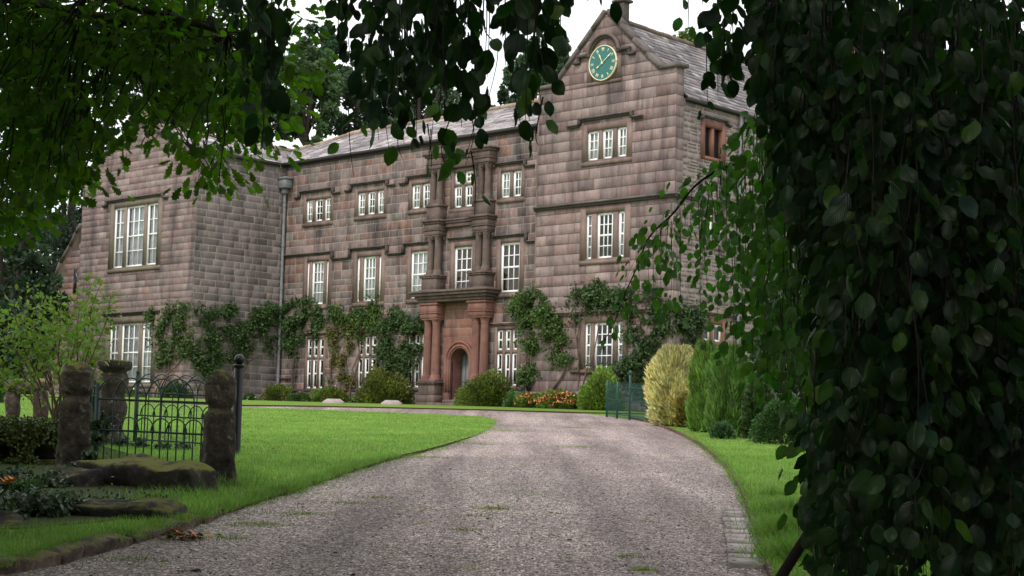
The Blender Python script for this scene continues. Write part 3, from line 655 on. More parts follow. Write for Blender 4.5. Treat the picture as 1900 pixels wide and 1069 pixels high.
def chimney(x, y, z0, z1, w, d, pots=1, mt='dressed'):
    m = MB(); m.box(x-w/2, x+w/2, y-d/2, y+d/2, z0, z1, b=.02); m.box(x-w/2-.06, x+w/2+.06, y-d/2-.06, y+d/2+.06, z1-.18, z1-.06, b=.02)
    c = m.build('chimney', M[mt], house); m = MB()
    for k in range(pots):
        xx = x+(k-(pots-1)/2)*.4; m.ring([(.12, z1), (.1, z1+.1), (.09, z1+.45), (.12, z1+.5), (.12, z1+.55)], xx, y, 12)
    m.build('chimney_pot', M['curtain' if w < .5 else 'buff'], c, True)
chimney(-4.2, -4.2, 11.6, 12.6, .34, .34); chimney(7.1, 3.8, 11.8, 12.45, .34, .34); chimney(20.6, 10.6, 10, 14.9, 1.2, 1.6, 2, 'lintelred')
# --- rainwater pipe in the corner
m = MB(); m.tube([(.14, -.14, z) for z in (-.1, 3, 6, 9.)], .065, 10); 
for z in (1.2, 3.1, 4.9, 6.7, 8.4): m.tube([(.14, -.14, z-.05), (.14, -.14, z+.05)], .085, 10)
dp = m.build('downpipe', M['lead'], house)
m = MB(); m.box(-.02+.03, .5, -.42, -.03, 9.12, 9.5, b=.03); m.box(-.02+.02, .55, -.47, -.02, 9.5, 9.58, b=.01); m.box(.07, .3, -.3, -.05, 8.9, 9.119, b=.03); m.build('hopper_head', M['lead'], dp)
# --- porch frontispiece
def fluted(a, z): return 1-.075*(math.cos(a*14) > .2)
def column(x, y, z0, z1, r, mt, cap='doric'):
    m = MB(); h = z1-z0
    m.box(x-r*1.3, x+r*1.3, y-r*1.3, y+r*1.3, z0, z0+.06, b=.01)
    m.ring([(r*1.28, z0+.06), (r*1.32, z0+.1), (r*1.15, z0+.14), (r*1.22, z0+.18), (r*1.05, z0+.21)], x, y, 20)
    zz = np.linspace(z0+.21, z1-.28, 6); m.ring([(r*(1-.16*((z-z0)/h)**1.6), z) for z in zz], x, y, 56, shape=fluted, tint=(1., 1, 1))
    m.ring([(r*.86, z1-.28), (r*.95, z1-.25), (r*.86, z1-.22), (r*1.1, z1-.1), (r*1.2, z1-.06)], x, y, 20)
    m.box(x-r*1.25, x+r*1.25, y-r*1.25, y+r*1.25, z1-.06, z1, b=.01)
    if cap != 'doric':
        for sx in (-1, 1):
            for sy in (-1, 1): m.tube([(x+sx*r*.95, y+sy*r*1.0-.02, z1-.13), (x+sx*r*1.15, y+sy*r*1.15, z1-.13)], .065, 8)
    return m.build('column', M[mt], house)
def moulded(name, x0, x1, d, z0, z1, mt, prof, y1=.0, tv=.1):
    """stack of slabs: prof = [(height share, extra projection)]"""
    m = MB(); z = z0; tot = sum(p[0] for p in prof)
    for hsh, ex in prof:
        h = (z1-z0)*hsh/tot; m.box(x0-ex, x1+ex, -d-ex, y1, z+.001, z+h, np.ones(3)*random.uniform(1-tv, 1+tv*1.5), b=min(.015, h/3)); z += h
    return m.build(name, M[mt], house)
for x0, x1 in ((9.02, 9.92), (11.58, 12.48)):
    moulded('pedestal', x0, x1, .52, -.2, .34, 'portal', [(1, .05), (1, .03)]); moulded('pedestal', x0+.02, x1-.02, .5, .34, .9, 'portal', [(4, 0), (.6, .05), (.5, .09), (.5, .03)])
    for k in (-.22, .22): column((x0+x1)/2+k+.02, -.27, .9, 3.26, .168, 'portal_red')
    moulded('entablature', x0, x1, .5, 3.26, 3.85, 'portal_red', [(1, 0), (.3, .03), (1.6, .0), (.5, .05)])
    moulded('pedestal', x0+.02, x1-.06, .5, 4.3, 4.92, 'portal', [(.5, .04), (3, 0), (.5, .05), (.4, .08)])
    xm = (x0+x1)/2
    for k in (-.19, .19): column(xm+k, -.26, 4.92, 6.46, .142, 'portal', 'ionic')
    moulded('entablature', x0+.06, x1-.06, .46, 6.46, 7.05, 'portal', [(1, 0), (.3, .04), (1.2, .0), (.5, .05), (.5, .11)])
    moulded('pedestal', x0+.1, x1-.1, .42, 7.05, 7.64, 'portal', [(3, 0), (.5, .05)])
    for k in (-.17, .17): column(xm+k, -.24, 7.64, 9.02, .128, 'portal', 'ionic')
    moulded('entablature', x0+.06, x1-.06, .44, 9.02, 9.62, 'portal', [(1, 0), (.3, .04), (1.4, .0), (.5, .07), (.5, .13)])
m = moulded('cornice', 8.95, 12.55, .56, 3.87, 4.29, 'portal', [(1, .02), (1, .1), (1, .2), (.8, .26)])
moulded('cornice', 9.9, 11.6, .16, 6.75, 7.06, 'portal', [(1, 0), (.6, .05), (.5, .09)]); moulded('cornice', 9.85, 11.7, .2, 9.02, 9.6, 'portal', [(1.3, 0), (.6, .05), (.5, .1)])
moulded('frieze_panel', 9.93, 11.57, .1, 7.07, 7.3, 'portal', [(1, 0)])
# doorway with round arch
ua, ub, ux, uz, ur = 9.9, 11.6, 10.83, 1.64, .48
wall('doorway', front(.06), ua, ub, 2.55, 3.86, [], ch=.33, bl=.55, mt='ashlar', gap=.005, bev=.006, depth=.01, tints=[(.36, .165, .12), (.31, .145, .11), (.4, .2, .15), (.34, .19, .15)], jit=.05, dark=.85, tv=1.)
m = MB(); Pd = front(.06)
for s_ in (-1, 1):                          # spandrels: strips from the arch to the panel edge
    n_ = 14
    for k in range(n_):
        a0, a1 = math.pi/2*k/n_, math.pi/2*(k+1)/n_
        x0, z0, x1, z1 = ux+s_*ur*math.cos(a0), uz+ur*math.sin(a0), ux+s_*ur*math.cos(a1), uz+ur*math.sin(a1); e = ua if s_ < 0 else ub
        m.raw([Pd(x0, z0, .0), Pd(e, z0, 0), Pd(e, z1, 0), Pd(x1, z1, 0)], [(0, 1, 2, 3)], np.ones(3)*(.95 if k % 4 < 2 else 1.05))
    e = ua if s_ < 0 else ub; pbox(m, Pd, min(e, ux+s_*ur), max(e, ux+s_*ur), -.3, uz, -.1, 0)
m.raw([Pd(ua, uz+ur, 0), Pd(ub, uz+ur, 0), Pd(ub, 2.55, 0), Pd(ua, 2.55, 0)], [(0, 1, 2, 3)])
n_ = 20
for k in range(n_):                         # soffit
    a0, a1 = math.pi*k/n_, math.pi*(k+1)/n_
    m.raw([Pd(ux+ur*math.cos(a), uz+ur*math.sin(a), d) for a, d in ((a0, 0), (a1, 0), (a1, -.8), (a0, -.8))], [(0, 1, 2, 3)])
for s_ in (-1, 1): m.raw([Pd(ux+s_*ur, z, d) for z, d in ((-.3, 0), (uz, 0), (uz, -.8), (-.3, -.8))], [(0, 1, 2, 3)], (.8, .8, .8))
dw = m.build('doorway', M['portal_red'], house)
m = MB()
for r0, r1, d in ((.48, .54, .05), (.541, .62, .08), (.621, .68, .06), (.681, .76, .1)):
    arc(m, Pd, ux, uz, r0, r1, 0, math.pi, 0, d, 22, (1.1, 1.05, 1.))
    for s_ in (-1, 1): pbox(m, Pd, min(ux+s_*r0, ux+s_*r1), max(ux+s_*r0, ux+s_*r1), .45, uz-.001, 0, d)
for s_ in (-1, 1): pbox(m, Pd, min(ux+s_*.49, ux+s_*.77), max(ux+s_*.49, ux+s_*.77), -.3, .449, 0, .11, (.55, .6, .65))
m.build('archivolt', M['portal_red'], dw)
m = MB(); pbox(m, Pd, ux-.47, ux+.47, -.1, uz+.46, -.6, -.56)
for k in range(5): pbox(m, Pd, ux-.44+k*.18, ux-.44+k*.18+.16, -.05, uz+.3, -.559, -.545)
m.build('door', M['door'], house)
m = MB(); m.box(10.2, 11.45, -.75, .6, -.3, .05, b=.02); m.box(10.3, 11.35, -.45, .55, .05, .17, b=.02); m.build('doorstep', M['portal'], house)
# ------------------------------------------------------------------ foliage tools
def rand_dirs(n): v = rng.normal(size=(n, 3)); return v/np.linalg.norm(v, axis=1)[:, None]
def norm(v): return v/(np.linalg.norm(v, axis=-1, keepdims=True)+1e-9)
def leafset(mb, L, Fc, pos, dr, nr_, size, tint, luv=None):
    """L (k,3) leaf points, x across, y along, z up; placed at pos along dr with normal nr_"""
    n, k = len(pos), len(L); Y = norm(dr); Z = norm(nr_-Y*np.sum(nr_*Y, 1)[:, None]); X = np.cross(Y, Z); size = np.broadcast_to(size, (n,))
    V = pos[:, None]+size[:, None, None]*(L[None, :, 0, None]*X[:, None]+L[None, :, 1, None]*Y[:, None]+L[None, :, 2, None]*Z[:, None])
    Fa = (np.asarray(Fc)[None]+(np.arange(n)*k)[:, None, None]).reshape(-1, len(Fc[0]))
    uv = np.tile(L*[2, 1, 0], (n, 1)) if luv is None else luv
    mb.raw(V.reshape(-1, 3), Fa, np.repeat(tint, k, 0), uv)
def beech_leaf():
    mid = [(0, 0, 0), (0, .22, .02), (0, .5, .03), (0, .78, -.02), (0, 1., -.14)]
    w = [(.22, .12), (.33, .34), (.33, .56), (.22, .8)]
    V = list(mid)+[(-a, b, -.1-.03*(i % 2)) for i, (a, b) in enumerate(w)]+[(a, b, -.08-.04*((i+1) % 2)) for i, (a, b) in enumerate(w)]
    F_ = [(0, 5, 1), (1, 5, 6), (1, 6, 2), (2, 6, 7), (2, 7, 3), (3, 7, 8), (3, 8, 4), (0, 1, 9), (1, 10, 9), (1, 2, 10), (2, 11, 10), (2, 3, 11), (3, 12, 11), (3, 4, 12)]
    return np.array(V, float), F_
BL, BF = beech_leaf()
def oak_leaf():
    o = [(.05, .0), (.1, .12), (.2, .2), (.13, .3), (.3, .42), (.2, .5), (.36, .64), (.22, .72), (.26, .86), (.1, .9), (0, 1.)]
    V = [(0, 0, 0), (0, .5, .04), (0, 1, -.04)]; F_ = []
    for s_ in (1, -1):
        b = len(V); V += [(s_*x, y, -.04 if x > .2 else 0) for x, y in o[:-1]]
        idx = [0]+list(range(b, b+len(o)-1))+[2]
        for i in range(len(idx)-1): F_.append((1, idx[i], idx[i+1]) if s_ > 0 else (1, idx[i+1], idx[i]))
    return np.array(V, float), F_
OL, OF = oak_leaf()
DL = np.array([(0, 0, 0), (-.35, .45, .08), (0, 1, 0), (.35, .45, .08)], float); DF = [(0, 1, 2), (0, 2, 3)]
NL = np.array([(-.08, 0, 0), (.08, 0, 0), (.0, 1, .05)], float); NF = [(0, 1, 2)]
def tints(n, a=.6, b=1.35, warm=.12):
    t = rng.uniform(a, b, (n, 1))*np.ones((n, 3)); t[:, 0] *= 1+rng.normal(0, warm, n); t[:, 2] *= 1+rng.normal(0, warm, n); return np.clip(t, .1, 3)
def blobcloud(mb, C, R, n, size, up=.2, tint=None, leaf=(DL, DF), shell=.55):
    """leaves around sub-clumps of an ellipsoid"""
    k = max(5, int(n/110)); d = rand_dirs(k); cc = np.array(C)+d*np.array(R)*rng.uniform(shell, 1, (k, 1)); cr = np.mean(R)*rng.uniform(.22, .42, k)
    ct = rng.uniform(.55, 1.4, k); idx = rng.integers(0, k, n); dd = rand_dirs(n)
    pos = cc[idx]+dd*(cr[idx]*rng.uniform(.4, 1, n)**.5)[:, None]*[1, 1, .75]
    t = tints(n)*ct[idx][:, None]
    if tint is not None: t = t*np.array(tint)
    leafset(mb, *leaf, pos, dd+rand_dirs(n)*.7+np.array([0, 0, up]), rand_dirs(n)+np.array([0, 0, .6]), size*rng.uniform(.7, 1.3, n), t)
# ------------------------------------------------------------------ trees behind the house
def bent(p, q, k=5, amt=.1):
    p, q = np.array(p, float), np.array(q, float); L = np.linalg.norm(q-p); ts = np.linspace(0, 1, k)
    P = p+(q-p)*ts[:, None]; P[1:-1] += rng.normal(0, amt*L/k, (k-2, 3)); return P
def far_tree(name, label, px, ytop, ybot, Y, wpx, kind, n=6000, group='trees behind the house', tint=(1, 1, 1), cat='tree', leaf=.23):
    n = int(n*1.9)
    top = at(px, ytop, Y); base = np.array([top[0], Y, float(gz(Y))]); cb = at(px, ybot, Y)[2]; H = top[2]-cb; Wd = wpx/F_PX*Y/2
    t = thing(name, label, cat, tuple(base), 0, group)
    m = MB(); m.tube(bent((0, 0, -.3), (rng.normal(0, .4), 0, top[2]-base[2]-H*.15), 8, .15), np.linspace(.35+.004*Y, .06, 8), 8)
    f = MB(); z0 = cb-base[2]
    if kind == 'pine':
        for k in range(15):
            q = k/14; z = z0+H*(.05+.93*q); r = Wd*(.95 if q < .55 else 1.35-1.1*q)*rng.uniform(.6, 1.1); a = rng.uniform(0, 6.28); p = np.array([math.cos(a)*r*.75, math.sin(a)*r*.75, z])
            m.tube(bent((0, 0, z-H*.08), p, 4, .12), np.linspace(.14, .04, 4), 5); blobcloud(f, p, (r*.6, r*.6, H*.07), n//15, leaf, .4, tint)
    else:
        for k in range(22):
            v = rand_dirs(1)[0]; q = .5+.5*v[2]; w_ = Wd*math.sin(math.pi*min(1, .18+.82*(1-q)))**.6 if kind == 'broad' else Wd
            p = np.array([v[0]*w_*.75, v[1]*w_*.75, z0+H*(.08+.85*q)])
            if k % 2 == 0: m.tube(bent((0, 0, z0+H*.3*q), p, 4, .12), np.linspace(.16, .04, 4), 5)
            blobcloud(f, p, (Wd*.36, Wd*.36, H*.15), n//22, leaf, .2, tint)
    m.build('trunk', M['bark'], t); f.build('crown', M['conifer_far'], t)
    return t
BT = [('pine_tree', 'tall dark pine rising above the roof with the highest crown left of the clock gable', 600, 48, 190, 100, 150, 'pine', 6000, (.8, 1, .95)),
 ('evergreen_tree', 'rounded mid green tree behind the roof just left of the tall dark pine', 575, 88, 290, 92, 130, 'broad', 7000, (1.4, 1.45, 1.1)),
 ('evergreen_tree', 'dark dense tree behind the middle of the slate roof right of the tall pine', 690, 95, 290, 96, 170, 'broad', 8000, (1, 1, 1)),
 ('evergreen_tree', 'dark tree behind the hanging leaves sloping down to the white sky gap', 790, 105, 290, 98, 150, 'broad', 7000, (1, 1.05, 1)),
 ('pine_tree', 'dark pine crown just left of the clock gable slope', 985, 75, 210, 104, 130, 'pine', 6000, (.9, 1, .95)),
 ('pine_tree', 'small dark tree peeping out right against the left slope of the clock gable', 1050, 78, 200, 100, 90, 'pine', 4000, (1, 1.05, 1)),
 ('evergreen_tree', 'pale green treetop rounding just above the clock tower roof ridge', 1278, 62, 150, 112, 110, 'broad', 3500, (2.2, 2.1, 1.1)),
 ('evergreen_tree', 'dark tree behind the left gable seen through the oak leaves', 330, 40, 300, 95, 280, 'broad', 9000, (.9, .95, .95)),
 ('evergreen_tree', 'dark tree behind the inner corner of the roofs left of the pines', 470, 100, 300, 98, 180, 'broad', 7000, (.9, .95, .9)),
 ('evergreen_tree', 'very dark tall tree beyond the curved buttress wall at the far left', 60, 60, 760, 80, 300, 'broad', 11000, (.7, .75, .8)),
 ('evergreen_tree', 'very dark tree filling the left edge behind the yellow green shrub', -90, 180, 760, 72, 300, 'broad', 9000, (.7, .75, .8)),
 ('evergreen_tree', 'very dark low tree closing the gap at the left edge behind the clipped shrub', 10, 380, 790, 66, 220, 'broad', 7000, (.7, .75, .8)),
 ('evergreen_tree', 'dark tree close beside the left wing behind its stepped shoulder', 130, 200, 600, 86, 160, 'broad', 6000, (.75, .8, .85)),
 ]
for nm, lb, px, yt, yb, Y, w_, kd, n_, tn in BT: far_tree(nm, lb, px, yt, yb, Y, w_, kd, n_, tint=tn)
for i, (px, Y, yt, w_, lb) in enumerate([(1480, 62, 330, 260, 'dark tree beside the tower side wall glimpsed through the hanging leaves'), (1640, 46, 150, 300, 'dark tree directly behind the densest part of the leaf curtain'), (1860, 40, 60, 360, 'dark tree at the right edge behind the leaf curtain')]):
    far_tree('garden_tree', lb, px, yt, 810, Y, w_, 'broad', 7000, 'trees beyond the right lawn', (.6, .65, .6), leaf=.2)
# ------------------------------------------------------------------ climbers
def climber(label, blobs, plane, n, name='climbing_plant', th=.28, tint=(1, 1, 1), stems=(), size=.13, group='climbers trained on the house walls'):
    n = int(n*1.3); size *= .85
    f = MB(); A = []; per = []
    for px, py, r in blobs: A.append(plane(px, py)); per.append(r*62/F_PX)
    A = np.array(A); per = np.array(per); base = A[np.argmin(A[:, 2])].copy(); base[2] = float(gz(base[1]))
    t = thing(name, label, 'climbing plant', tuple(base), 0, group)
    nrm = -HW if plane.__name__ != 'sd' else HU
    tan = HU if plane.__name__ != 'sd' else HW
    w = per**2; n = int(n*1.25); k = rng.choice(len(A), n, p=w/w.sum()); rr = np.sqrt(rng.uniform(0, 1, n))*per[k]*1.3; an = rng.uniform(0, 6.283, n)
    cl = rng.normal(0, .06, (n, 3))
    dpt = rng.uniform(.02, 1, n)*th*(1.1-rr/per[k]*.8)*(1+.6*np.sin(rr*9+k))
    pos = A[k]+tan*(np.cos(an)*rr/1.0)[:, None]+np.array([0, 0, 1.])*(np.sin(an)*rr)[:, None]+nrm*dpt[:, None]*.75+cl*1.8
    lump = np.array([mnoise.noise(Vector((p*1.5).tolist()))*.7+mnoise.noise(Vector((p*4.5).tolist()))*.5 for p in pos]); keep = lump > -.09; pos, lump = pos[keep], lump[keep]; m_ = len(pos)
    tn = tints(m_, .55, 1.3, .15)*(1+.9*lump)[:, None]*np.array(tint)
    leafset(f, DL, DF, pos-base, rand_dirs(m_)+nrm*.6+np.array([0, 0, -.5]), rand_dirs(m_)+nrm+np.array([0, 0, .5]), size*rng.uniform(.6, 1.3, m_), tn)
    f.build('foliage', M['climber'], t)
    s = MB(); low = A[np.argmin(A[:, 2])]
    for st in stems:
        P = [plane(*q)-base+nrm*.08 for q in st]; s.tube(smooth_line(P, 4), np.linspace(.045, .015, len(smooth_line(P, 4))), 5)
    if not stems:
        for j in range(0, len(A), 3): 
            q = A[j]-base+nrm*.06; s.tube(bent((rng.normal(0, .3)*tan[0], rng.normal(0, .3)*tan[1], 0)+nrm*.06, q, 6, .2), np.linspace(.04, .012, 6), 5)
    s.build('stem', M['palebark'], t); return t
def lw(px, py): return onwall(px, py, 4.55)
def sd(px, py): return onside(px, py, 0.)
def mn(px, py): return onwall(px, py, 0.)
def tw(px, py): return onwall(px, py, .3)
climber('dense dark climber on the front of the left wing beside its ground floor window', [(285, 590, 16), (300, 620, 18), (320, 585, 18), (335, 610, 20), (315, 650, 20), (345, 580, 14), (345, 640, 18), (300, 670, 10), (290, 640, 10), (355, 600, 10)], lw, 6000, tint=(1.1, 1.1, .9))
climber('dense dark climber wrapping the side of the left wing behind the black post', [(375, 585, 16), (395, 590, 16), (410, 610, 16), (425, 585, 18), (385, 640, 20), (370, 665, 18), (400, 665, 12), (440, 620, 16), (460, 600, 18), (480, 610, 14), (455, 645, 14), (500, 585, 18), (505, 640, 14), (430, 660, 10), (480, 580, 14), (385, 690, 12)], sd, 8000, tint=(.9, 1, .8))
climber('dark climber between the drainpipe and the second ground floor window', [(530, 585, 16), (548, 580, 20), (570, 585, 24), (590, 590, 18), (560, 610, 22), (585, 612, 14), (540, 610, 14), (528, 640, 10), (545, 660, 11), (540, 640, 10), (612, 580, 10), (620, 575, 8)], mn, 7500,
        stems=[[(547, 750), (545, 690), (560, 610)], [(516, 628), (540, 625), (570, 615)], [(510, 700), (540, 702), (560, 690)]], tint=(.85, 1, .75))
climber('thin browning climber on the wall between the first two ground floor windows', [(622, 640, 10), (630, 625, 10), (645, 612, 12), (640, 670, 10), (622, 665, 8), (655, 640, 9), (615, 700, 6), (640, 700, 8), (652, 712, 10), (620, 725, 5), (660, 600, 12), (615, 620, 8)], mn, 2600, tint=(1.9, 1.15, .8),
        stems=[[(618, 750), (616, 690), (625, 640), (650, 610)], [(650, 752), (648, 700), (640, 650)]])
climber('leafy climber reaching in an arch over the second ground floor window', [(630, 585, 12), (655, 592, 16), (675, 595, 20), (695, 600, 14), (700, 575, 12), (640, 600, 12), (670, 615, 12), (710, 612, 10), (695, 560, 10), (680, 580, 12)], mn, 4500, tint=(1.2, 1.25, .9))
climber('large dark climber mass against the left side of the porch columns', [(730, 590, 18), (745, 600, 16), (735, 640, 22), (715, 650, 18), (750, 655, 18), (760, 610, 16), (780, 615, 18), (795, 625, 12), (730, 680, 20), (750, 690, 14), (712, 690, 14), (725, 705, 12), (775, 640, 14), (785, 600, 12), (770, 670, 10)], mn, 9000,
        stems=[[(735, 752), (732, 700), (735, 640)], [(745, 752), (750, 690), (770, 620)]], th=.45, tint=(.85, .95, .8))
climber('bright and dark green climber between the porch and the tower windows', [(960, 570, 12), (975, 560, 14), (990, 555, 14), (1000, 575, 20), (985, 595, 16), (1015, 590, 18), (1005, 620, 18), (1030, 605, 16), (990, 640, 12), (1045, 640, 14), (1035, 660, 12), (980, 620, 14), (1055, 665, 9), (985, 690, 12), (978, 700, 12), (995, 700, 8), (960, 580, 8)], tw, 7500, th=.4, tint=(1.15, 1.25, .8), stems=[[(980, 755), (978, 690), (985, 620)], [(1000, 752), (1050, 690), (1040, 640)]])
climber('grey green wall shrub spreading above the tower ground floor window', [(1080, 545, 12), (1095, 555, 14), (1110, 540, 14), (1125, 555, 16), (1140, 565, 14), (1105, 565, 10), (1070, 585, 9), (1155, 550, 12), (1090, 570, 10), (1062, 565, 8)], tw, 3800, tint=(.9, .95, .85), th=.3)
climber('loose dark climber on the tower wall between its window and corner', [(1175, 570, 16), (1190, 590, 18), (1210, 560, 18), (1225, 600, 16), (1180, 620, 16), (1200, 640, 18), (1220, 630, 14), (1180, 660, 18), (1175, 690, 18), (1200, 690, 16), (1160, 690, 12), (1235, 570, 12), (1190, 720, 14), (1240, 610, 10), (1145, 690, 8), (1215, 530, 8), (1125, 690, 8), (1100, 690, 6), (1070, 690, 7)], tw, 6000, th=.35, tint=(.8, .88, .75), stems=[[(1185, 760), (1180, 690), (1190, 600)], [(1060, 690), (1120, 692), (1180, 690)]])
def sd2(px, py): return onside(px, py, 21.05)
_f = sd2; _f.__name__ = 'sd'
climber('thin climber strands on the tower side wall above the golden bush', [(1262, 590, 14), (1280, 585, 14), (1295, 600, 12), (1270, 620, 12), (1268, 650, 12), (1290, 640, 10)], _f, 2600, tint=(.75, .85, .8), th=.2)
# ------------------------------------------------------------------ shrubs and border plants
def bush(name, label, px, ybase, Y, wpx, hpx, n, mt, leaf=.08, tint=(1, 1, 1), group=None, cat='shrub', upw=.5, squash=1., lf=(DL, DF), shape='dome', stems=True, depth=.8):
    b = at(px, ybase, Y); z0 = float(gz(Y)); W_ = wpx/F_PX*Y/2; H = hpx/F_PX*Y
    base = np.array([b[0], Y, z0]); t = thing(name, label, cat, tuple(base), 0, group)
    f = MB(); d = rand_dirs(n); d[:, 2] = np.abs(d[:, 2])**.8
    r = rng.uniform(.55, 1, n)**.6
    lump = np.array([mnoise.noise(Vector((v*2.2+px*.13).tolist())) for v in d])
    r = r*(1+.3*lump)
    if shape == 'dome': pos = d*r[:, None]*[W_, W_*depth, H]
    elif shape == 'column':
        a = rng.uniform(0, 6.283, n); h = rng.uniform(0, 1, n); rr = (1-.35*h**3)*(.82+.42*np.array([mnoise.noise(Vector((math.cos(q)*2.+px, math.sin(q)*2., w*3.5))) for q, w in zip(a, h)]))*rng.uniform(.72, 1, n)
        rr *= np.sqrt(np.clip(1-((h-.45)/.62)**4, .02, 1)); pos = np.c_[np.cos(a)*rr*W_, np.sin(a)*rr*W_*depth, h*H]; d = np.c_[np.cos(a), np.sin(a), .6+h]; lump = rr-.8
    tn = tints(n, .6, 1.3, .1)*(1+.8*lump)[:, None]*np.array(tint)
    leafset(f, *lf, pos+[0, 0, .03], d+rand_dirs(n)*.55+np.array([0, 0, upw]), rand_dirs(n)+d*.8, leaf*rng.uniform(.6, 1.4, n), tn)
    f.build('foliage', M[mt], t)
    s = MB()
    for k in range(5): s.tube(bent((rng.normal(0, .05), rng.normal(0, .05), -.05), (rng.uniform(-.5, .5)*W_, rng.uniform(-.4, .4)*W_, H*.75), 5, .1), np.linspace(.03, .01, 5), 5)
    s.build('stem', M['bark'], t); return t
bush('box_ball', 'clipped dark green ball bush on the right lawn below the hanging leaves', 1452, 824, 34.6, 104, 84, 16000, 'box', .045, cat='topiary', upw=.1)
bush('golden_conifer', 'large yellow feathery conifer bush at the drive bend beside the green fence', 1252, 792, 44.5, 114, 141, 17000, 'golden', .15, lf=(NL*[2.6, 1, 1], NF), shape='column', upw=.15, group='conifer bushes right of the drive')
bush('cypress_bush', 'tall green cypress bush directly right of the yellow conifer', 1308, 803, 40.5, 70, 158, 12000, 'cypress', .15, lf=(NL*[2.2, 1, 1], NF), shape='column', upw=1.4, group='conifer bushes right of the drive')
bush('cypress_bush', 'widest green cypress bush between the tall one and the shaded shrubs', 1352, 815, 37.8, 92, 160, 15000, 'cypress', .15, lf=(NL*[2.2, 1, 1], NF), shape='column', upw=1.2, tint=(.85, .9, 1.1), group='conifer bushes right of the drive')
bush('beech_hedge_bush', 'brownish leafy bush patch low against the yellow conifer', 1268, 770, 43.6, 26, 62, 1500, 'shrub', .09, tint=(2.2, 1.2, 1.6), upw=.2)
bush('evergreen_shrub', 'shaded small leaved shrub between the cypress and the box ball', 1408, 818, 37, 60, 120, 6500, 'ivy', .09, tint=(1.6, 1.6, 1.3))
bush('evergreen_shrub', 'tall dark shrub behind the box ball under the hanging leaves', 1465, 805, 43, 170, 240, 9000, 'ivy', .14, tint=(1., 1.1, 1.))
bush('evergreen_shrub', 'broad dark shrub on the lawn edge behind the leaf curtain', 1640, 830, 33, 240, 330, 9000, 'ivy', .12, tint=(.8, .9, .8))
bush('fern_shrub', 'arching dark shrub at the foot of the cypress bushes', 1340, 812, 36.6, 36, 24, 900, 'ivy', .1, tint=(1.8, 2., 2.))
def bplant(label, u, y, w_, h, n, mt, tint=(1, 1, 1), leaf=.08, name='border_shrub', group='shrubs at the foot of the house wall', flowers=None, nf=0, cat='shrub'):
    P = HP(u, y, 0); t = thing(name, label, cat, (P[0], P[1], float(gz(P[1]))+.05), -YAW, group)
    f = MB(); d = rand_dirs(n); d[:, 2] = np.abs(d[:, 2]); lump = np.array([mnoise.noise(Vector((v*2.+u).tolist())) for v in d]); r = rng.uniform(.5, 1, n)**.6*(1+.35*lump)
    pos = d*r[:, None]*[w_/2, w_*.38, h]
    leafset(f, DL, DF, pos, d+rand_dirs(n)*.6+np.array([0, 0, .5]), rand_dirs(n)+d, leaf*rng.uniform(.6, 1.4, n), tints(n, .6, 1.3, .15)*(1+.8*lump)[:, None]*np.array(tint)); f.build('foliage', M[mt], t)
    if nf:
        f = MB(); d = rand_dirs(nf); d[:, 2] = np.abs(d[:, 2])*.7+.3; pos = norm(d)*rng.uniform(.85, 1.12, (nf, 1))*[w_/2, w_*.4, h]
        cols = np.array([flowers[i % len(flowers)] for i in range(nf)])
        for _ in range(3): leafset(f, DL, DF, pos+rng.normal(0, .015, pos.shape), rand_dirs(nf), rand_dirs(nf), .07*rng.uniform(.7, 1.3, nf), cols)
        f.build('flowers', M['petal'], t)
    return t
ORG = [(.6, .18, .07), (.65, .26, .09), (.5, .11, .06), (.6, .36, .15)]
bplant('small green and orange bush beside the foot of the drainpipe', 1.1, -.9, 1.5, .75, 2200, 'shrub', (1., .9, .7), flowers=ORG, nf=22)
bplant('low sprawling plant with a few red flowers under the first ground floor window', 2.6, -.9, 1.5, .45, 1500, 'shrub', (.8, .9, 1.1), flowers=ORG, nf=18)
bplant('low leafy bush with orange tips right behind the first low pale stone', 4.3, -.8, 1.8, .65, 2500, 'shrub', (1., 1, .7), flowers=ORG, nf=24)
bplant('small dark ground plant left of the big olive bush', 6.3, -.8, 1.3, .5, 1500, 'shrub', (.6, .8, .9))
bplant('big olive green bush with reddish tips left of the porch', 7.5, -.9, 2.5, 1.25, 6500, 'shrub', (1.15, .85, .8), .09)
bplant('rounded olive green bush just right of the front door', 13.1, -.95, 2.3, 1.15, 6000, 'shrub', (1.1, .95, .8), .09)
bplant('low grey green plant between the round bush and the orange flowers', 14.5, -.9, .9, .5, 1200, 'shrub', (.8, 1, 1.3))
bplant('clump of orange flowers left in the bed under the tower', 15.3, -1.0, 1.2, .5, 1800, 'shrub', (1., 1, .7), flowers=ORG, nf=140, name='flower_clump', cat='flowers', group='orange flower clumps under the tower')
bplant('wide clump of orange red flowers beside the lime green bush', 16.7, -1.0, 1.9, .6, 2600, 'shrub', (1., 1, .7), flowers=ORG, nf=260, name='flower_clump', cat='flowers', group='orange flower clumps under the tower')
bplant('bright lime green bush beside the green iron fence', 18.75, -1.2, 1.7, 1.25, 6500, 'lime', (1, 1, 1), .1)
for u, w_, n_, lb in ((-.9, 1.0, 34, 'white flowers low at the left of the drainpipe foot'), (-.1+.2, .7, 22, 'white flowers right in the corner by the drainpipe foot')):
    bplant(lb, u, -1.6 if u > -.5 else -4.9, w_, .35, 600, 'shrub', (.6, .8, .8), flowers=[(.8, .72, .65)], nf=n_, name='flower_clump', cat='flowers', group='white flowers by the drainpipe')
bplant('row of white garden flowers below the left wing window seen through the railings', -3.5, -5., 2.6, .4, 1500, 'shrub', (.7, .9, .8), flowers=[(.8, .74, .7)], nf=40, name='flower_clump', cat='flowers', group='white flowers by the drainpipe')
bplant('dark low bush at the corner of the left wing behind the black post', -.3, -5., 1.6, .7, 2200, 'ivy', (1.2, 1.4, 1.2))
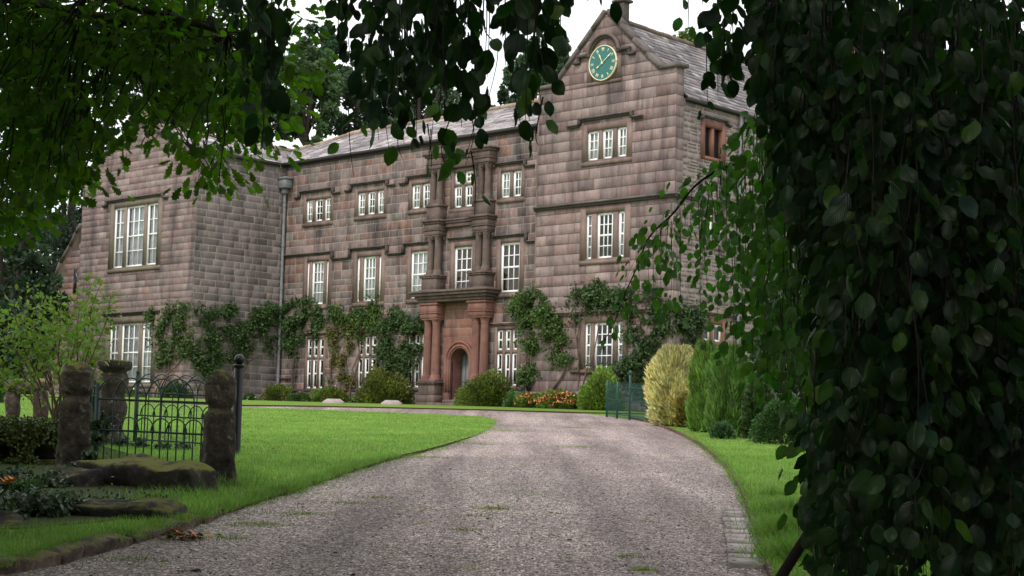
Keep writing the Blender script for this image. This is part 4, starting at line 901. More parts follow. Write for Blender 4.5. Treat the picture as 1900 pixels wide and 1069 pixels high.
bplant('dark low bush against the left wing seen through the hoops', -6.3, -5., 2.2, .8, 2500, 'ivy', (1.2, 1.3, 1.2))
# low stone blocks on the verge
for u, w_, lb in ((4.1, .95, 'low pale stone with sloping top on the verge under the second ground floor window'), (7.05, .9, 'low pale stone with sloping top on the verge in front of the olive bush')):
    P = gp(619 if u < 5 else 726, 752); P = at(619 if u < 5 else 727, 752.5, 56.5 if u < 5 else 57.0)
    t = thing('stepping_stone', lb, 'stone', (P[0], P[1], float(gz(P[1]))+.05), -YAW*.2, 'low stone blocks on the verge')
    m = MB(); m.mixed([(-.33, -.25, -.1), (.33, -.25, -.1), (.33, .25, -.1), (-.33, .25, -.1), (-.33, -.25, .05), (.33, -.25, .05), (.33, .25, .05), (-.33, .25, .05), (-.2, -.12, .15), (.2, -.12, .15), (.2, .12, .15), (-.2, .12, .15)],
          [(0, 1, 5, 4), (1, 2, 6, 5), (2, 3, 7, 6), (3, 0, 4, 7), (4, 5, 9, 8), (5, 6, 10, 9), (6, 7, 11, 10), (7, 4, 8, 11), (8, 9, 10, 11)], (1.9, 2.2, 2.4)); m.build('block', M['dressed'], t)
# ------------------------------------------------------------------ rocks
def rock(name, loc, dims, rz, mt, sub=5, rough=.06, sq=.35, seed=0, parent=None, tint=(1, 1, 1)):
    bm = bmesh.new(); bmesh.ops.create_cube(bm, size=2); bmesh.ops.subdivide_edges(bm, edges=bm.edges[:], cuts=2**sub//2-1 if sub < 5 else 13, use_grid_fill=True)
    for v in bm.verts:
        c = v.co; e = 1/sq; r = (abs(c.x)**e+abs(c.y)**e+abs(c.z)**e)**(1/e); c = c/r if r else c
        c = Vector((c.x*dims[0]/2, c.y*dims[1]/2, c.z*dims[2]/2)); nn = mnoise.noise_vector(c*2.2+Vector((seed, 0, 0)))*rough+mnoise.noise_vector(c*9+Vector((seed, 0, 0)))*rough*.3
        v.co = c+nn
    me = D.meshes.new(name); bm.to_mesh(me); bm.free(); me.polygons.foreach_set('use_smooth', np.ones(len(me.polygons), bool))
    a = me.attributes.new('tint', 'FLOAT_COLOR', 'POINT'); a.data.foreach_set('color', np.tile([*tint, 1], len(me.vertices)).astype(np.float32))
    me.materials.append(M[mt]); o = D.objects.new(name, me); COL.objects.link(o); o.location = loc; o.rotation_euler = (0, 0, rz)
    if parent: o.parent = parent
    return o
# gate posts
def gatepost(label, px, py, hpx, wpx, lean, seed, rz=.15):
    P = gp(px, py); Y = P[1]; h = hpx/F_PX*Y; w = wpx/F_PX*Y/2
    V = []; zs = np.array([-.1, .0, .12, .3, .5, .6, .64, .67, .69, .705, .74, .8, .9, .95, .985, 1.]); rs = np.array([1.06, 1.07, 1.04, 1.0, .95, .93, .88, .7, .66, .74, .92, .98, .94, .78, .5, .05]); sq = np.array([8, 8, 8, 7, 7, 6, 4, 3, 2.6, 3, 3.5, 3.2, 3, 2.6, 2.2, 2])
    zi = np.linspace(-.1, 1, 110); seg = 72; V = []
    for z in zi:
        r, p = np.interp(z, zs, rs)*w, np.interp(z, zs, sq)
        for k in range(seg):
            a = 2*math.pi*k/seg; c, s_ = math.cos(a), math.sin(a); q = (abs(c)**p+abs(s_)**p)**(-1/p)
            ch = max(abs(c), abs(s_))*q; v = Vector((c*q*r, s_*q*r*.9, z*h)); v += mnoise.noise_vector(v*5+Vector((seed, 0, 0)))*.02+mnoise.noise_vector(v*14+Vector((seed, 0, 0)))*.011+mnoise.noise_vector(v*32+Vector((seed, 0, 0)))*.005
            v.x += lean*z*h; V.append(tuple(v))
    m = MB(); n_ = len(zi); m.raw(V, [(i*seg+k, i*seg+(k+1) % seg, (i+1)*seg+(k+1) % seg, (i+1)*seg+k) for i in range(n_-1) for k in range(seg)]); m.mixed(V[-seg:], [list(range(seg))])
    o = m.build('stone_gatepost', M['post'], None, True); o.location = (P[0], P[1], P[2]); o.rotation_euler = (0, 0, rz); tag(o, label, 'gatepost', 'pair of stone gateposts'); return P
PL = gatepost('mossy round headed stone gatepost left of the green hooped railing', 136, 884, 212, 60, .0, 1)
PR = gatepost('round headed stone gatepost with a reddish face right of the green hooped railing', 403, 914, 226, 58, .0, 5, .35)
# moss topped slabs
a, b = gp(150, 925), gp(372, 935)
c = (a+b)/2; ang = math.atan2(b[1]-a[1], b[0]-a[0])
def slab(label, x0, y0, x1, y1, hpx, dep, seed, mt='slab', sq=.22, tilt=.24):
    a, b = gp(x0, y0), gp(x1, y1); L = np.linalg.norm((b-a)[:2]); Y = (a[1]+b[1])/2; h = hpx/F_PX*Y; c = (a+b)/2; ang = math.atan2(b[1]-a[1], b[0]-a[0])
    o = rock('stone_slab', (c[0]-math.sin(ang)*dep/2, c[1]+math.cos(ang)*dep/2, c[2]+h/2-.06), (L, dep, h+.12), ang, mt, 6, .065, sq, seed); o.rotation_euler = (tilt, math.atan2(a[2]-b[2], L), ang)
    return tag(o, label, 'stone slab', 'mossy stone slabs by the gateposts')
slab('thick mossy stone slab lying between the two gateposts', 138, 908, 345, 930, 62, .5, 3, sq=.12)
slab('lower mossy stone slab in front of the thick one nearest the grass', -20, 965, 300, 985, 46, .5, 9, 'slab_dark', .13, .13)
slab('squarish dark stone block leaning at the foot of the left gatepost', 68, 912, 135, 920, 42, .4, 14, 'slab_dark', .15)
slab('dark stone at the bottom left under the ivy', -120, 1000, 55, 996, 34, .4, 21, 'slab_dark', .2)
# ------------------------------------------------------------------ hooped railings
def railing(label, A, B, H, n, mt='iron_green', post_h=0., thick=.0095):
    A, B = np.array(A), np.array(B); L = np.linalg.norm((B-A)[:2]); ang = math.atan2(B[1]-A[1], B[0]-A[0]); slope = (B[2]-A[2])/L
    t = thing('hooped_railing', label, 'railing', tuple(A), ang, 'green hooped railing panels')
    m = MB(); r = MB(); hp = MB(); s = L/n; zr = H-s*1.15; zm = H*.42
    for k in range(n*2+1):
        x = k*s/2; z0 = slope*x; full = k % 2 == 0
        if k in (0, 2*n): continue
        m.tube([(x, 0, z0+.02), (x, 0, z0+(zr if full else zm+.12))], thick, 6)
    for k in range(n-1):                    # interlaced hoops two spaces wide
        for zb, rad in ((zr, s), (zm, s*.62)):
            if zb == zm: xs0, xs1 = k*s+s*.38, k*s+s*1.62
            else: xs0, xs1 = k*s, k*s+2*s
            xc = (xs0+xs1)/2; rr = (xs1-xs0)/2
            P = [(xc-rr*math.cos(q), (k % 2)*.016-.008, slope*xc+zb+(s*1.15 if zb == zr else s*.72)*math.sin(q)) for q in np.linspace(0, math.pi, 17)]
            hq = MB(); hq.tube(P, thick, 6); hq.build('hoop', M[mt], t, True)
    for zb in (zr, zm, .1):
        r.tube([(0, 0, zb), (L, 0, zb+slope*L)], .015, 6)
    m.build('bars', M[mt], t); r.build('rail', M[mt], t)
    for x in (0, L):
        q = MB(); q.box(x-.026, x+.026, -.026, .026, slope*x-.1, slope*x+H-.08+post_h, b=.003)
        if post_h: q.ring([(.02, slope*x+H-.08+post_h), (.032, slope*x+H-.05+post_h), (.03, slope*x+H-.02+post_h), (.005, slope*x+H+.0+post_h)], x, 0, 10)
        q.build('post', M[mt], t)
    return t
a = gp(176, 868); b = gp(386, 880); railing('nearest green hooped railing panel between the two gateposts', a, b, 1.2, 7)
a2 = gp(250, 826); b2 = gp(432, 838); railing('rear green hooped railing panel seen through the nearest one', a2, b2, 1.2, 8, post_h=.06)
a3 = gp(150, 850); railing('side green hooped railing panel running back from the left gatepost', a3, gp(170, 826), 1.15, 6)
# black ball topped post
P = gp(437, 853); Y = P[1]; h = 195/F_PX*Y
t = thing('iron_post', 'round black iron post with a ball top just right of the right gatepost', 'post', tuple(P)); m = MB()
m.ring([(.065, -.1), (.065, h-.22), (.06, h-.2), (.09, h-.18), (.095, h-.165), (.07, h-.15), (.045, h-.145)], 0, 0, 20); m.build('shaft', M['iron_black'], t)
m = MB(); m.ring([(.004+.073*math.sin(math.pi*k/14), h-.075-.075*math.cos(math.pi*k/14)) for k in range(15)], 0, 0, 20); m.build('ball', M['iron_black'], t, True)
# carved stone pedestal behind the railing
P = gp(205, 832); Y = P[1]; s_ = Y/F_PX; H = 163*s_; m = MB()
def bar_shape(a, z): return 1+.03*math.sin(5*a)+.03*mnoise.noise(Vector((math.cos(a)*2, math.sin(a)*2, z*3)))
w = 31*s_
m.ring([(w*1.0, -.1), (w*1.0, H*.12), (w*.8, H*.16), (w*.62, H*.22), (w*.7, H*.3), (w*.84, H*.4), (w*.86, H*.48), (w*.72, H*.55), (w*.66, H*.6), (w*.78, H*.68), (w*.88, H*.76), (w*.8, H*.84), (w*.7, H*.87), (w*.98, H*.9), (w*1.05, H*.94), (w*1.02, H*.985), (w*.9, H)], 0, 0, 32, shape=bar_shape)
o = m.build('stone_pedestal', M['post'], None, True); o.location = tuple(P); tag(o, 'bulging carved stone pedestal standing behind the hooped railing', 'pedestal')
# weathered arched rock at the left
P = gp(48, 778, 0); t = thing('stone_fragment', 'rough stone arch shaped fragment on the lawn at the left edge', 'stone', tuple(P)); q = P[1]/F_PX
rock('slab', (0, 0, 62*q), (80*q, .5, 24*q), .1, 'kerb', 5, .06, .3, 31, t, (.8, .8, .9)); rock('leg', (-26*q, 0, 28*q), (24*q, .4, 64*q), .1, 'kerb', 4, .05, .3, 33, t, (.8, .8, .9)); rock('leg', (26*q, 0, 26*q), (26*q, .4, 64*q), .1, 'kerb', 4, .05, .3, 35, t, (.6, .6, .7))
# low rough wall
a, b = gp(-120, 868), gp(118, 872); L = np.linalg.norm((b-a)[:2]); q = 20.8/F_PX
t = thing('low_stone_wall', 'low rough garden wall grown over with moss and creeper left of the gatepost', 'wall', tuple((a+b)/2), math.atan2(b[1]-a[1], b[0]-a[0]))
m = MB(); 
for r_ in range(3):
    x = -L/2
    while x < L/2:
        w_ = random.uniform(.25, .5); m.box(x+.004, min(x+w_, L/2)-.004, -.2+random.uniform(-.05, .05), .25, r_*.19-.05+random.uniform(-.02, .01), r_*.19+.14, np.ones(3)*random.uniform(.5, 1.), b=.05); x += w_
m.build('stones', M['post'], t)
f = MB(); n_ = 15000; zz = rng.uniform(-.08, .66, n_); pos = np.c_[rng.uniform(-L/2, L/2, n_), -.26-.5*np.clip(.5-zz, 0, 1)*rng.uniform(.3, 1, n_)+rng.normal(0, .03, n_)+np.where(zz > .52, rng.uniform(0, .4, n_), 0), zz]
lump = np.array([mnoise.noise(Vector((p*2.5).tolist())) for p in pos]); kp = lump > -.42; pos = pos[kp]; n_ = len(pos)
leafset(f, DL, DF, pos, rand_dirs(n_)+[0, -.5, -.2], rand_dirs(n_)+[0, -.8, .4], .05*rng.uniform(.5, 1.4, n_), tints(n_, .5, 1.6, .2)*np.array([1.7, 1.35, .7])); f.build('creeper', M['ivy'], t)
# multi stemmed lime shrub
P = gp(112, 846); Y = P[1]
t = thing('leafy_shrub', 'multi stemmed yellow green shrub rising behind the left gatepost and low wall', 'shrub', tuple(P)); s = MB(); f = MB(); q = Y/F_PX
tips = [(20, 560), (60, 535), (110, 545), (170, 525), (190, 520), (205, 545), (150, 560), (95, 590), (130, 600), (175, 590), (160, 640), (60, 600), (20, 620), (-20, 570), (70, 650), (120, 660), (195, 655), (30, 680), (-10, 640), (145, 620), (100, 560), (40, 590)]
for px, py in tips:
    tp = at(px, py, Y+rng.uniform(-.8, .8))-P; st = np.array([rng.normal(0, .12), rng.normal(0, .1), 0]); pts = bent(st, tp, 7, .18); pts[1:4, :2] *= .75
    s.tube(smooth_line(pts, 2), np.linspace(.024, .004, 13), 5)
    n_ = 90; idx = rng.uniform(.62, 1, n_)**.8; base_ = np.array([np.interp(idx, np.linspace(0, 1, 7), pts[:, k]) for k in range(3)]).T
    pos = base_+rng.normal(0, .12, (n_, 3)); leafset(f, DL*[.8, 1, 1], DF, pos, rand_dirs(n_)+[0, 0, .1], rand_dirs(n_)+[0, 0, .9], .1*rng.uniform(.6, 1.3, n_), tints(n_, .6, 1.3, .12))
s.build('stem', M['palebark'], t); f.build('foliage', M['lime'], t)
# ferns and small plants at the left
def fern(label, px, py, hpx, n, tint, name='fern', spread=.5, mt='shrub', Y=None, cat='plant'):
    P = gp(px, py) if Y is None else np.array([at(px, py, Y)[0], Y, float(gz(Y))]); q = P[1]/F_PX; t = thing(name, label, cat, tuple(P), 0, 'ferns and border plants by the gatepost'); f = MB()
    for k in range(n):
        a = rng.uniform(0, 6.28); L = hpx*q*rng.uniform(.7, 1.1); dd = np.array([math.cos(a)*spread, math.sin(a)*spread, 1.]); ts = np.linspace(0, 1, 16)
        pts = dd*ts[:, None]*L-np.array([0, 0, 1.])*(ts**2.2)[:, None]*L*.35+np.array([math.cos(a), math.sin(a), 0])*(ts**2)[:, None]*L*.3
        f.tube(pts, .004, 4, np.array(tint)*.8)
        tg = np.gradient(pts, axis=0)
        for sgn in (-1, 1):
            sd_ = norm(np.cross(tg, [0, 0, 1.]))*sgn; ln = L*.2*np.sin(np.pi*np.clip(ts*.9+.1, 0, 1))+.01
            leafset(f, DL*[.35, 1, 1], DF, pts, sd_+norm(tg)*.4, np.tile([0, 0, 1.], (16, 1)), ln, np.tile(tint, (16, 1))*rng.uniform(.7, 1.2, (16, 1)))
    f.build('fronds', M[mt], t); return t
fern('soft pale fern tuft growing behind the low mossy wall', 60, 848, 90, 26, (1.5, 1.6, 1.4))
fern('second fern tuft closer to the left gatepost above the wall', 88, 846, 70, 18, (1.3, 1.4, 1.2))
fern('dark green spiky fern in the shaded bed below the wall', 45, 930, 60, 22, (.6, .9, .9))
fern('small strap leaved plant beside the orange lily', 48, 958, 44, 10, (1.3, 1.7, .9), spread=.35)
def ivy(label, pts, n, group='ivy patches around the old stones', sz=.055):
    A = np.array([gp(*p[:2])+np.array([0, 0, p[2]*19/F_PX]) for p in pts]); base = A[0].copy(); t = thing('ivy_patch', label, 'ivy', tuple(base), 0, group); f = MB(); k = rng.integers(0, len(A), n); rr = np.array([p[3] for p in pts])*19/F_PX
    pos = A[k]+rng.normal(0, .5, (n, 3))*rr[k][:, None]*[1, .7, .8]-base
    leafset(f, DL*[1.2, 1, 1], DF, pos, rand_dirs(n)+[0, -.3, -.5], rand_dirs(n)+[0, -.9, .6], sz*rng.uniform(.5, 1.4, n), tints(n, .5, 1.5, .12)); f.build('leaves', M['ivy'], t)
ivy('dark ivy trailing over the lower slab at the bottom left', [(30, 975, 22, 30), (70, 978, 24, 30), (100, 975, 24, 26), (10, 985, 14, 24), (130, 972, 20, 16), (-30, 985, 20, 30)], 2600)
ivy('ivy climbing the foot of the left gatepost', [(118, 905, 20, 18), (140, 905, 34, 14), (165, 905, 45, 12), (160, 905, 60, 8), (175, 900, 85, 6), (172, 900, 110, 5)], 1100)
ivy('low mossy green ground cover between the stone slabs', [(150, 950, 6, 30), (210, 948, 6, 30), (280, 945, 6, 24), (100, 948, 8, 24), (60, 945, 8, 30), (0, 950, 8, 30)], 2600, sz=.035)
ivy('mixed dark ground ivy in the bed behind the lily', [(10, 930, 12, 30), (50, 925, 10, 30), (90, 920, 14, 26), (-30, 930, 16, 30), (30, 905, 12, 30)], 2600)
ivy('ivy around the base of the carved pedestal behind the railing', [(180, 838, 30, 16), (195, 838, 60, 14), (225, 836, 20, 18), (182, 838, 90, 12), (260, 838, 14, 20), (300, 842, 12, 20), (340, 842, 10, 18)], 2400)
# orange lily
P = gp(22, 955); t = thing('orange_lily', 'single orange lily flower at the left edge of the bed', 'flower', tuple(P)); s = MB(); q = P[1]/F_PX
top_ = np.array([-8*q, 0, 58*q]); s.tube(bent((0, 0, 0), top_, 5, .08), .005, 5, (.4, .7, .2)); s.build('stem', M['shrub'], t); f = MB()
for c in ((0, 0, 0), (-7*q, .02, -3*q), (8*q, -.01, 2*q)):
    for k in range(6):
        a = k*math.pi/3; leafset(f, DL*[.7, 1, 1.5], DF, (top_+np.array(c))[None], np.array([[math.cos(a), math.sin(a)*.6-.3, .5]]), np.array([[0, 0, 1.]]), np.array([.085]), np.array([[.85, .3, .06]]))
f.build('petals', M['petal'], t)
bush('clipped_shrub', 'dark rounded clipped shrub on the far lawn at the left edge', 2, 745, 50, 46, 56, 6000, 'box', .06, tint=(1.2, 1.3, 1.1), cat='topiary')
# ------------------------------------------------------------------ kerb stones, edging, boards
K = [gp(*p) for p in [(10, 1082), (135, 1040), (180, 1020), (245, 1003), (318, 992), (375, 975), (425, 958)]]
kt = [(-40, 1075, 118, 1050), (118, 1050, 150, 1036), (150, 1036, 250, 1012), (252, 1011, 285, 1000), (287, 1000, 372, 975), (374, 974, 432, 950)]
klab = ['leftmost kerb stone at the bottom left corner', 'short kerb stone second from the bottom left corner', 'long tilted kerb stone left of the fallen brown leaves', 'short kerb stone right behind the fallen leaves', 'mossy kerb stone beside the fallen leaves', 'last kerb stone before the bare turf edge of the drive']
for i, ((x0, y0, x1, y1), lb) in enumerate(zip(kt, klab)):
    a, b = gp(x0, y0), gp(x1, y1); L = np.linalg.norm((b-a)[:2]); ang = math.atan2(b[1]-a[1], b[0]-a[0]); c = (a+b)/2
    o = rock('kerb_stone', (c[0]-math.sin(ang)*.07, c[1]+math.cos(ang)*.07, c[2]+.015), (L*.985, .15, .27), ang, 'kerb', 5, .034, .1, 40+i, tint=np.ones(3)*random.uniform(.8, 1.2))
    o.rotation_euler = (.2+random.uniform(-.1, .12), -math.atan2(b[2]-a[2], L)+random.uniform(-.02, .02), ang+random.uniform(-.03, .03)); o.location.z += random.uniform(-.06, -.03); tag(o, lb, 'kerb stone', 'kerb stones along the left of the drive')
m = MB(); n_ = len(ER); pts = [np.array([p[0]-.02, p[1], float(gz(p[1]))]) for p in ER]
for i in range(14, n_-1): 
    a, b = pts[i], pts[i+1]; dd = b-a; L = np.linalg.norm(dd[:2]); nx, ny = -dd[1]/L*.012, dd[0]/L*.012
    V = [(p[0]+sx*nx, p[1]+sx*ny, p[2]+z) for p in (a, b) for sx in (-1, 1) for z in (-.05, .07+random.uniform(-.004, .004))]
    m.raw(V, [(0, 2, 3, 1), (4, 5, 7, 6), (0, 1, 5, 4), (2, 6, 7, 3), (1, 3, 7, 5)], np.ones(3)*random.uniform(.7, 1.3))
tag(m.build('edging_strip', M['edging'], None), 'thin rusty brown edging strip along the right side of the drive', 'edging')
c0, c1, c2, c3 = gp(1341, 948), gp(1382, 948), gp(1424, 1058), gp(1352, 1054)
t = thing('timber_boards', 'grey timber boards laid across the drainage channel at the right drive edge', 'boards', tuple((c0+c2)/2)); o_ = (c0+c2)/2
nb = 13; sl = (c3-c0)
for k in range(nb):
    t0, t1 = (k+.04)/nb, (k+.96)/nb
    L0, L1 = c0+(c3-c0)*t0, c0+(c3-c0)*t1; R0, R1 = c1+(c2-c1)*t0, c1+(c2-c1)*t1; dz = .03+random.uniform(-.006, .006); e = random.uniform(-.015, .015)
    V = [np.array([p[0]+e, p[1], float(gz(p[1]))+z])-o_ for z in (.0, dz) for p in (L0, R0, R1, L1)]
    m = MB(); m.raw(V, [(0, 1, 2, 3), (4, 5, 6, 7), (0, 1, 5, 4), (1, 2, 6, 5), (2, 3, 7, 6), (3, 0, 4, 7)], np.ones(3)*random.uniform(.65, 1.25))
    for sx in (.15, .85):
        p = L0+(R0-L0)*sx; p = (p+L1+(R1-L1)*sx)/2-o_; m.ring([(.012, p[2]+dz), (.012, p[2]+dz+.004)], p[0], p[1], 8, (.1, .08, .08))
    m.build('plank', M['wood'], t)
# fallen leaves
def litter(label, px, py, n, spread, cols, sz, name='fallen_leaves', grp=None):
    P = gp(px, py); m = MB(); pos = rng.normal(0, 1, (n, 3))*[spread, spread*.5, .012]+[0, 0, .03]; leafset(m, OL, OF, pos, rand_dirs(n)*[1, 1, .3], rand_dirs(n)*.7+[0, 0, 1], sz*rng.uniform(.7, 1.3, n), np.array(cols)[rng.integers(0, len(cols), n)])
    o = m.build(name, M['petal'], None); o.location = tuple(P+[0, 0, .01]); return tag(o, label, 'leaves', grp)
litter('heap of brown and orange fallen leaves against the kerb', 338, 1003, 60, .1, [(.1, .05, .03), (.2, .08, .03), (.07, .04, .03), (.55, .2, .05)], .07)
litter('single pale grey fallen leaf at the bottom of the gravel', 366, 1064, 2, .05, [(.4, .45, .43)], .1)
# green iron fence at the drive bend
def estate_fence(label, pxs, ybs, Ys, H, step=.085, mt='fence_green', tall=None):
    P = [np.array([at(px, yb, Y)[0], Y, float(gz(Y))+.03]) for px, yb, Y in zip(pxs, ybs, Ys)]
    t = thing('iron_fence', label, 'fence', tuple(P[0]), 0, 'green iron fences right of the drive'); r = MB(); bar = MB(); P = [p-P[0] for p in P]
    for a, b in zip(P[:-1], P[1:]):
        L = np.linalg.norm(b-a); k = int(L/step)
        for zb in (.1, H*.5, H*.86): r.tube([a+[0, 0, zb], b+[0, 0, zb]], .016, 5)
        for i in range(k+1):
            q = a+(b-a)*i/k; bar.tube([q, q+[0, 0, H*(.98+.02*(i % 2))]], .0075, 4)
    r.build('rail', M[mt], t); bar.build('bar', M[mt], t)
    for j, p in enumerate(P):
        m = MB(); hh = H*1.02 if tall != j else H*1.22
        m.box(p[0]-.035, p[0]+.035, p[1]-.035, p[1]+.035, p[2]-.1, p[2]+hh, b=.008)
        if tall == j: m.ring([(.05, p[2]+hh), (.07, p[2]+hh+.05), (.05, p[2]+hh+.11), (.01, p[2]+hh+.14)], p[0], p[1], 12)
        m.build('post', M[mt], t)
estate_fence('curved green iron fence with a ball topped post beside the golden conifer', [1126, 1145, 1168, 1200, 1212], [768, 770, 772, 778, 780], [51.2, 50.2, 49.2, 47.6, 46.8], 1.08, tall=2)
estate_fence('dark iron fence half hidden behind the shaded shrubs and box ball', [1385, 1420, 1470], [800, 800, 800], [39.5, 39.2, 39.], 1.0, mt='iron_green')
# ------------------------------------------------------------------ grass
def inside(poly, pts):
    x, y = pts[:, 0], pts[:, 1]; c = np.zeros(len(pts), bool); n_ = len(poly)
    for i in range(n_):
        (x0, y0), (x1, y1) = poly[i], poly[(i+1) % n_]
        if y0 == y1: continue
        hit = ((y0 > y) != (y1 > y)) & (x < (x1-x0)*(y-y0)/(y1-y0)+x0); c ^= hit
    return c
def in_view(p, mg=.02): return (np.abs(p[:, 0]/p[:, 1]) < .315+mg)
def blades(mb, p, z, h, w, tint, lean=.45):
    n_ = len(p); d = rand_dirs(n_)*lean+[0, 0, 1]; L = np.array([(-1, 0, 0), (1, 0, 0), (.6, .55, 0), (-.6, .55, 0), (0.15, 1, .18)], float)
    Y = norm(d); a = rng.uniform(0, 3.14, n_); nr_ = np.c_[np.cos(a), np.sin(a), np.zeros(n_)]; Z = norm(nr_-Y*np.sum(nr_*Y, 1)[:, None]); X = np.cross(Y, Z)
    P0 = np.c_[p, z]; V = P0[:, None]+X[:, None]*(L[None, :, 0, None]*w[:, None, None])+Y[:, None]*(L[None, :, 1, None]*h[:, None, None])+Z[:, None]*(L[None, :, 2, None]*h[:, None, None])
    k = np.arange(n_)*5; mb.raw(V.reshape(-1, 3), np.concatenate([np.c_[k, k+1, k+2], np.c_[k, k+2, k+3], np.c_[k+3, k+2, k+4]]), np.repeat(tint, 5, 0))
g = MB()
def gtint(p, a=.65, b=1.3):
    n_ = len(p); lum = np.array([mnoise.noise(Vector((q[0]*.6, q[1]*.6, 0)))*.38+mnoise.noise(Vector((q[0]*3, q[1]*3, 5)))*.3 for q in p])
    t = tints(n_, a, b, .12)*(1+lum)[:, None]; dry = rng.random(n_) < .04; t[dry] *= [2., 1.1, 1.5]; return t
def sow(poly, dz, y0, y1, dens, h, w, x0=-9, x1=9):
    n_ = int(dens*(y1-y0)*(x1-x0)); p = np.c_[rng.uniform(x0, x1, n_), rng.uniform(y0, y1, n_)]; p = p[inside(poly, p) & in_view(p) & ~inside(BED, p)]
    if not len(p): return
    hh = h*rng.uniform(.6, 1.4, len(p)); blades(g, p, gz(p[:, 1])+lz(p[:, 1], dz), hh*np.interp(p[:, 1], [25, 45], [1, .55]), w*rng.uniform(.7, 1.3, len(p)), gtint(p))
sow(LAWN_L, LZ, 9.5, 16, 1500, .05, .0022, -6, 0); sow(LAWN_L, LZ, 16, 26, 650, .045, .0035, -9, 0); sow(LAWN_L, LZ, 26, 40, 260, .045, .006, -13, 0); sow(LAWN_L, LZ, 40, 56, 130, .05, .01, -18, 0)
sow(LAWN_R, .05, 10, 18, 1700, .05, .0024, 1.5, 6); sow(LAWN_R, .05, 18, 30, 600, .045, .0035, 1.5, 8); sow(LAWN_R, .05, 30, 54, 200, .045, .006, 2, 10)
def edge_tufts(line, dz, dens, h, w, spread=.06, i0=0, i1=None):
    L = np.array(line[i0:i1]); seg = np.linalg.norm(np.diff(L, axis=0), axis=1); cum = np.r_[0, np.cumsum(seg)]; n_ = int(cum[-1]*dens); t = rng.uniform(0, cum[-1], n_)
    p = np.c_[np.interp(t, cum, L[:, 0]), np.interp(t, cum, L[:, 1])]; cl = np.array([mnoise.noise(Vector((q[0]*4, q[1]*4, 3))) for q in p]); k = cl > -.15; p, cl = p[k], cl[k]
    p = p+rng.normal(0, spread, p.shape); blades(g, p, gz(p[:, 1])+lz(p[:, 1], dz)-.01, h*(1+cl*1.2)*np.interp(p[:, 1], [25, 45], [1, .5])*rng.uniform(.5, 1.4, len(p)), w*np.ones(len(p)), gtint(p, .55, 1.1), .8)
edge_tufts(EL, LZ, 900, .07, .0026, .05, 0, 90); edge_tufts(EL, LZ-.03, 420, .06, .0026, .035, 20, 80); edge_tufts([(p[0]+.16, p[1]-.1) for p in EL], .002, 150, .03, .003, .1, 0, 130); edge_tufts([(p[0]-.22, p[1]) for p in ER], .002, 60, .025, .003, .1, 20); edge_tufts(EL, .02, 200, .05, .003, .1, 60, 150); edge_tufts(ER, .05, 260, .07, .003, .05, 30)
def patch(px, py, r, n_, h, dz=.07, w=.003, tint=(1, 1, 1)):
    P = gp(px, py); p = P[:2]+rng.normal(0, 1, (n_, 2))*[r, r*.7]; blades(g, p, gz(p[:, 1])+dz, h*rng.uniform(.5, 1.4, n_), w*np.ones(n_), gtint(p, .55, 1.15)*np.array(tint), .7)
for a in [(400, 915, .3, 700, .16), (430, 905, .2, 400, .14), (425, 890, .15, 300, .14), (300, 945, .3, 500, .1), (250, 962, .4, 700, .09), (350, 935, .25, 400, .12), (280, 885, .5, 700, .12), (330, 890, .4, 600, .13), (220, 885, .4, 400, .12), (80, 1010, .5, 600, .08), (1480, 1010, .16, 1600, .2), (1465, 965, .16, 1200, .16), (1500, 1050, .2, 1200, .2), (1440, 930, .12, 400, .12), (1530, 1000, .3, 900, .2), (437, 856, .12, 120, .1), (130, 890, .1, 150, .1)]: patch(*a)
for a in [(915, 945, .12, 260, .03), (880, 958, .1, 120, .025), (860, 985, .08, 100, .025), (1195, 1060, .05, 160, .035), (1168, 1035, .05, 80, .03), (700, 925, .1, 120, .03), (640, 935, .15, 200, .03), (560, 955, .15, 200, .03), (480, 975, .15, 250, .035), (400, 1000, .15, 200, .03), (250, 1040, .15, 160, .03), (1075, 795, .2, 200, .04), (1070, 830, .25, 200, .03), (940, 800, .3, 260, .03), (790, 850, .25, 300, .03), (900, 825, .25, 260, .03), (1205, 970, .06, 60, .02)]: patch(*a, dz=.003, tint=(1.2, .9, .7))
# verge near the house
vp = [tuple(p) for p in vg]+[tuple(p) for p in bed_in]
tag(g.build('grass', M['grass'], None), kind='stuff')
pl = []                                     # small dead leaves and bits strewn about
while len(pl) < 260:
    y = 10.5+rng.uniform(0, 1)**1.5*22; x = rng.uniform(-.3*y, .2*y); pl.append((x, y, float(gz(y))+.02+(.06 if inside(LAWN_L, np.array([[x, y]]))[0] or inside(LAWN_R, np.array([[x, y]]))[0] else 0)))
m = MB(); pl = np.array(pl); n_ = len(pl); leafset(m, BL, BF, pl, rand_dirs(n_)*[1, 1, .2], rand_dirs(n_)*.5+[0, 0, 1], .045*rng.uniform(.5, 1.2, n_), np.array([(.16, .09, .04), (.28, .2, .08), (.1, .06, .04), (.35, .3, .12), (.12, .16, .05)])[rng.integers(0, 5, n_)])
tag(m.build('strewn_leaves', M['petal'], None), kind='stuff')
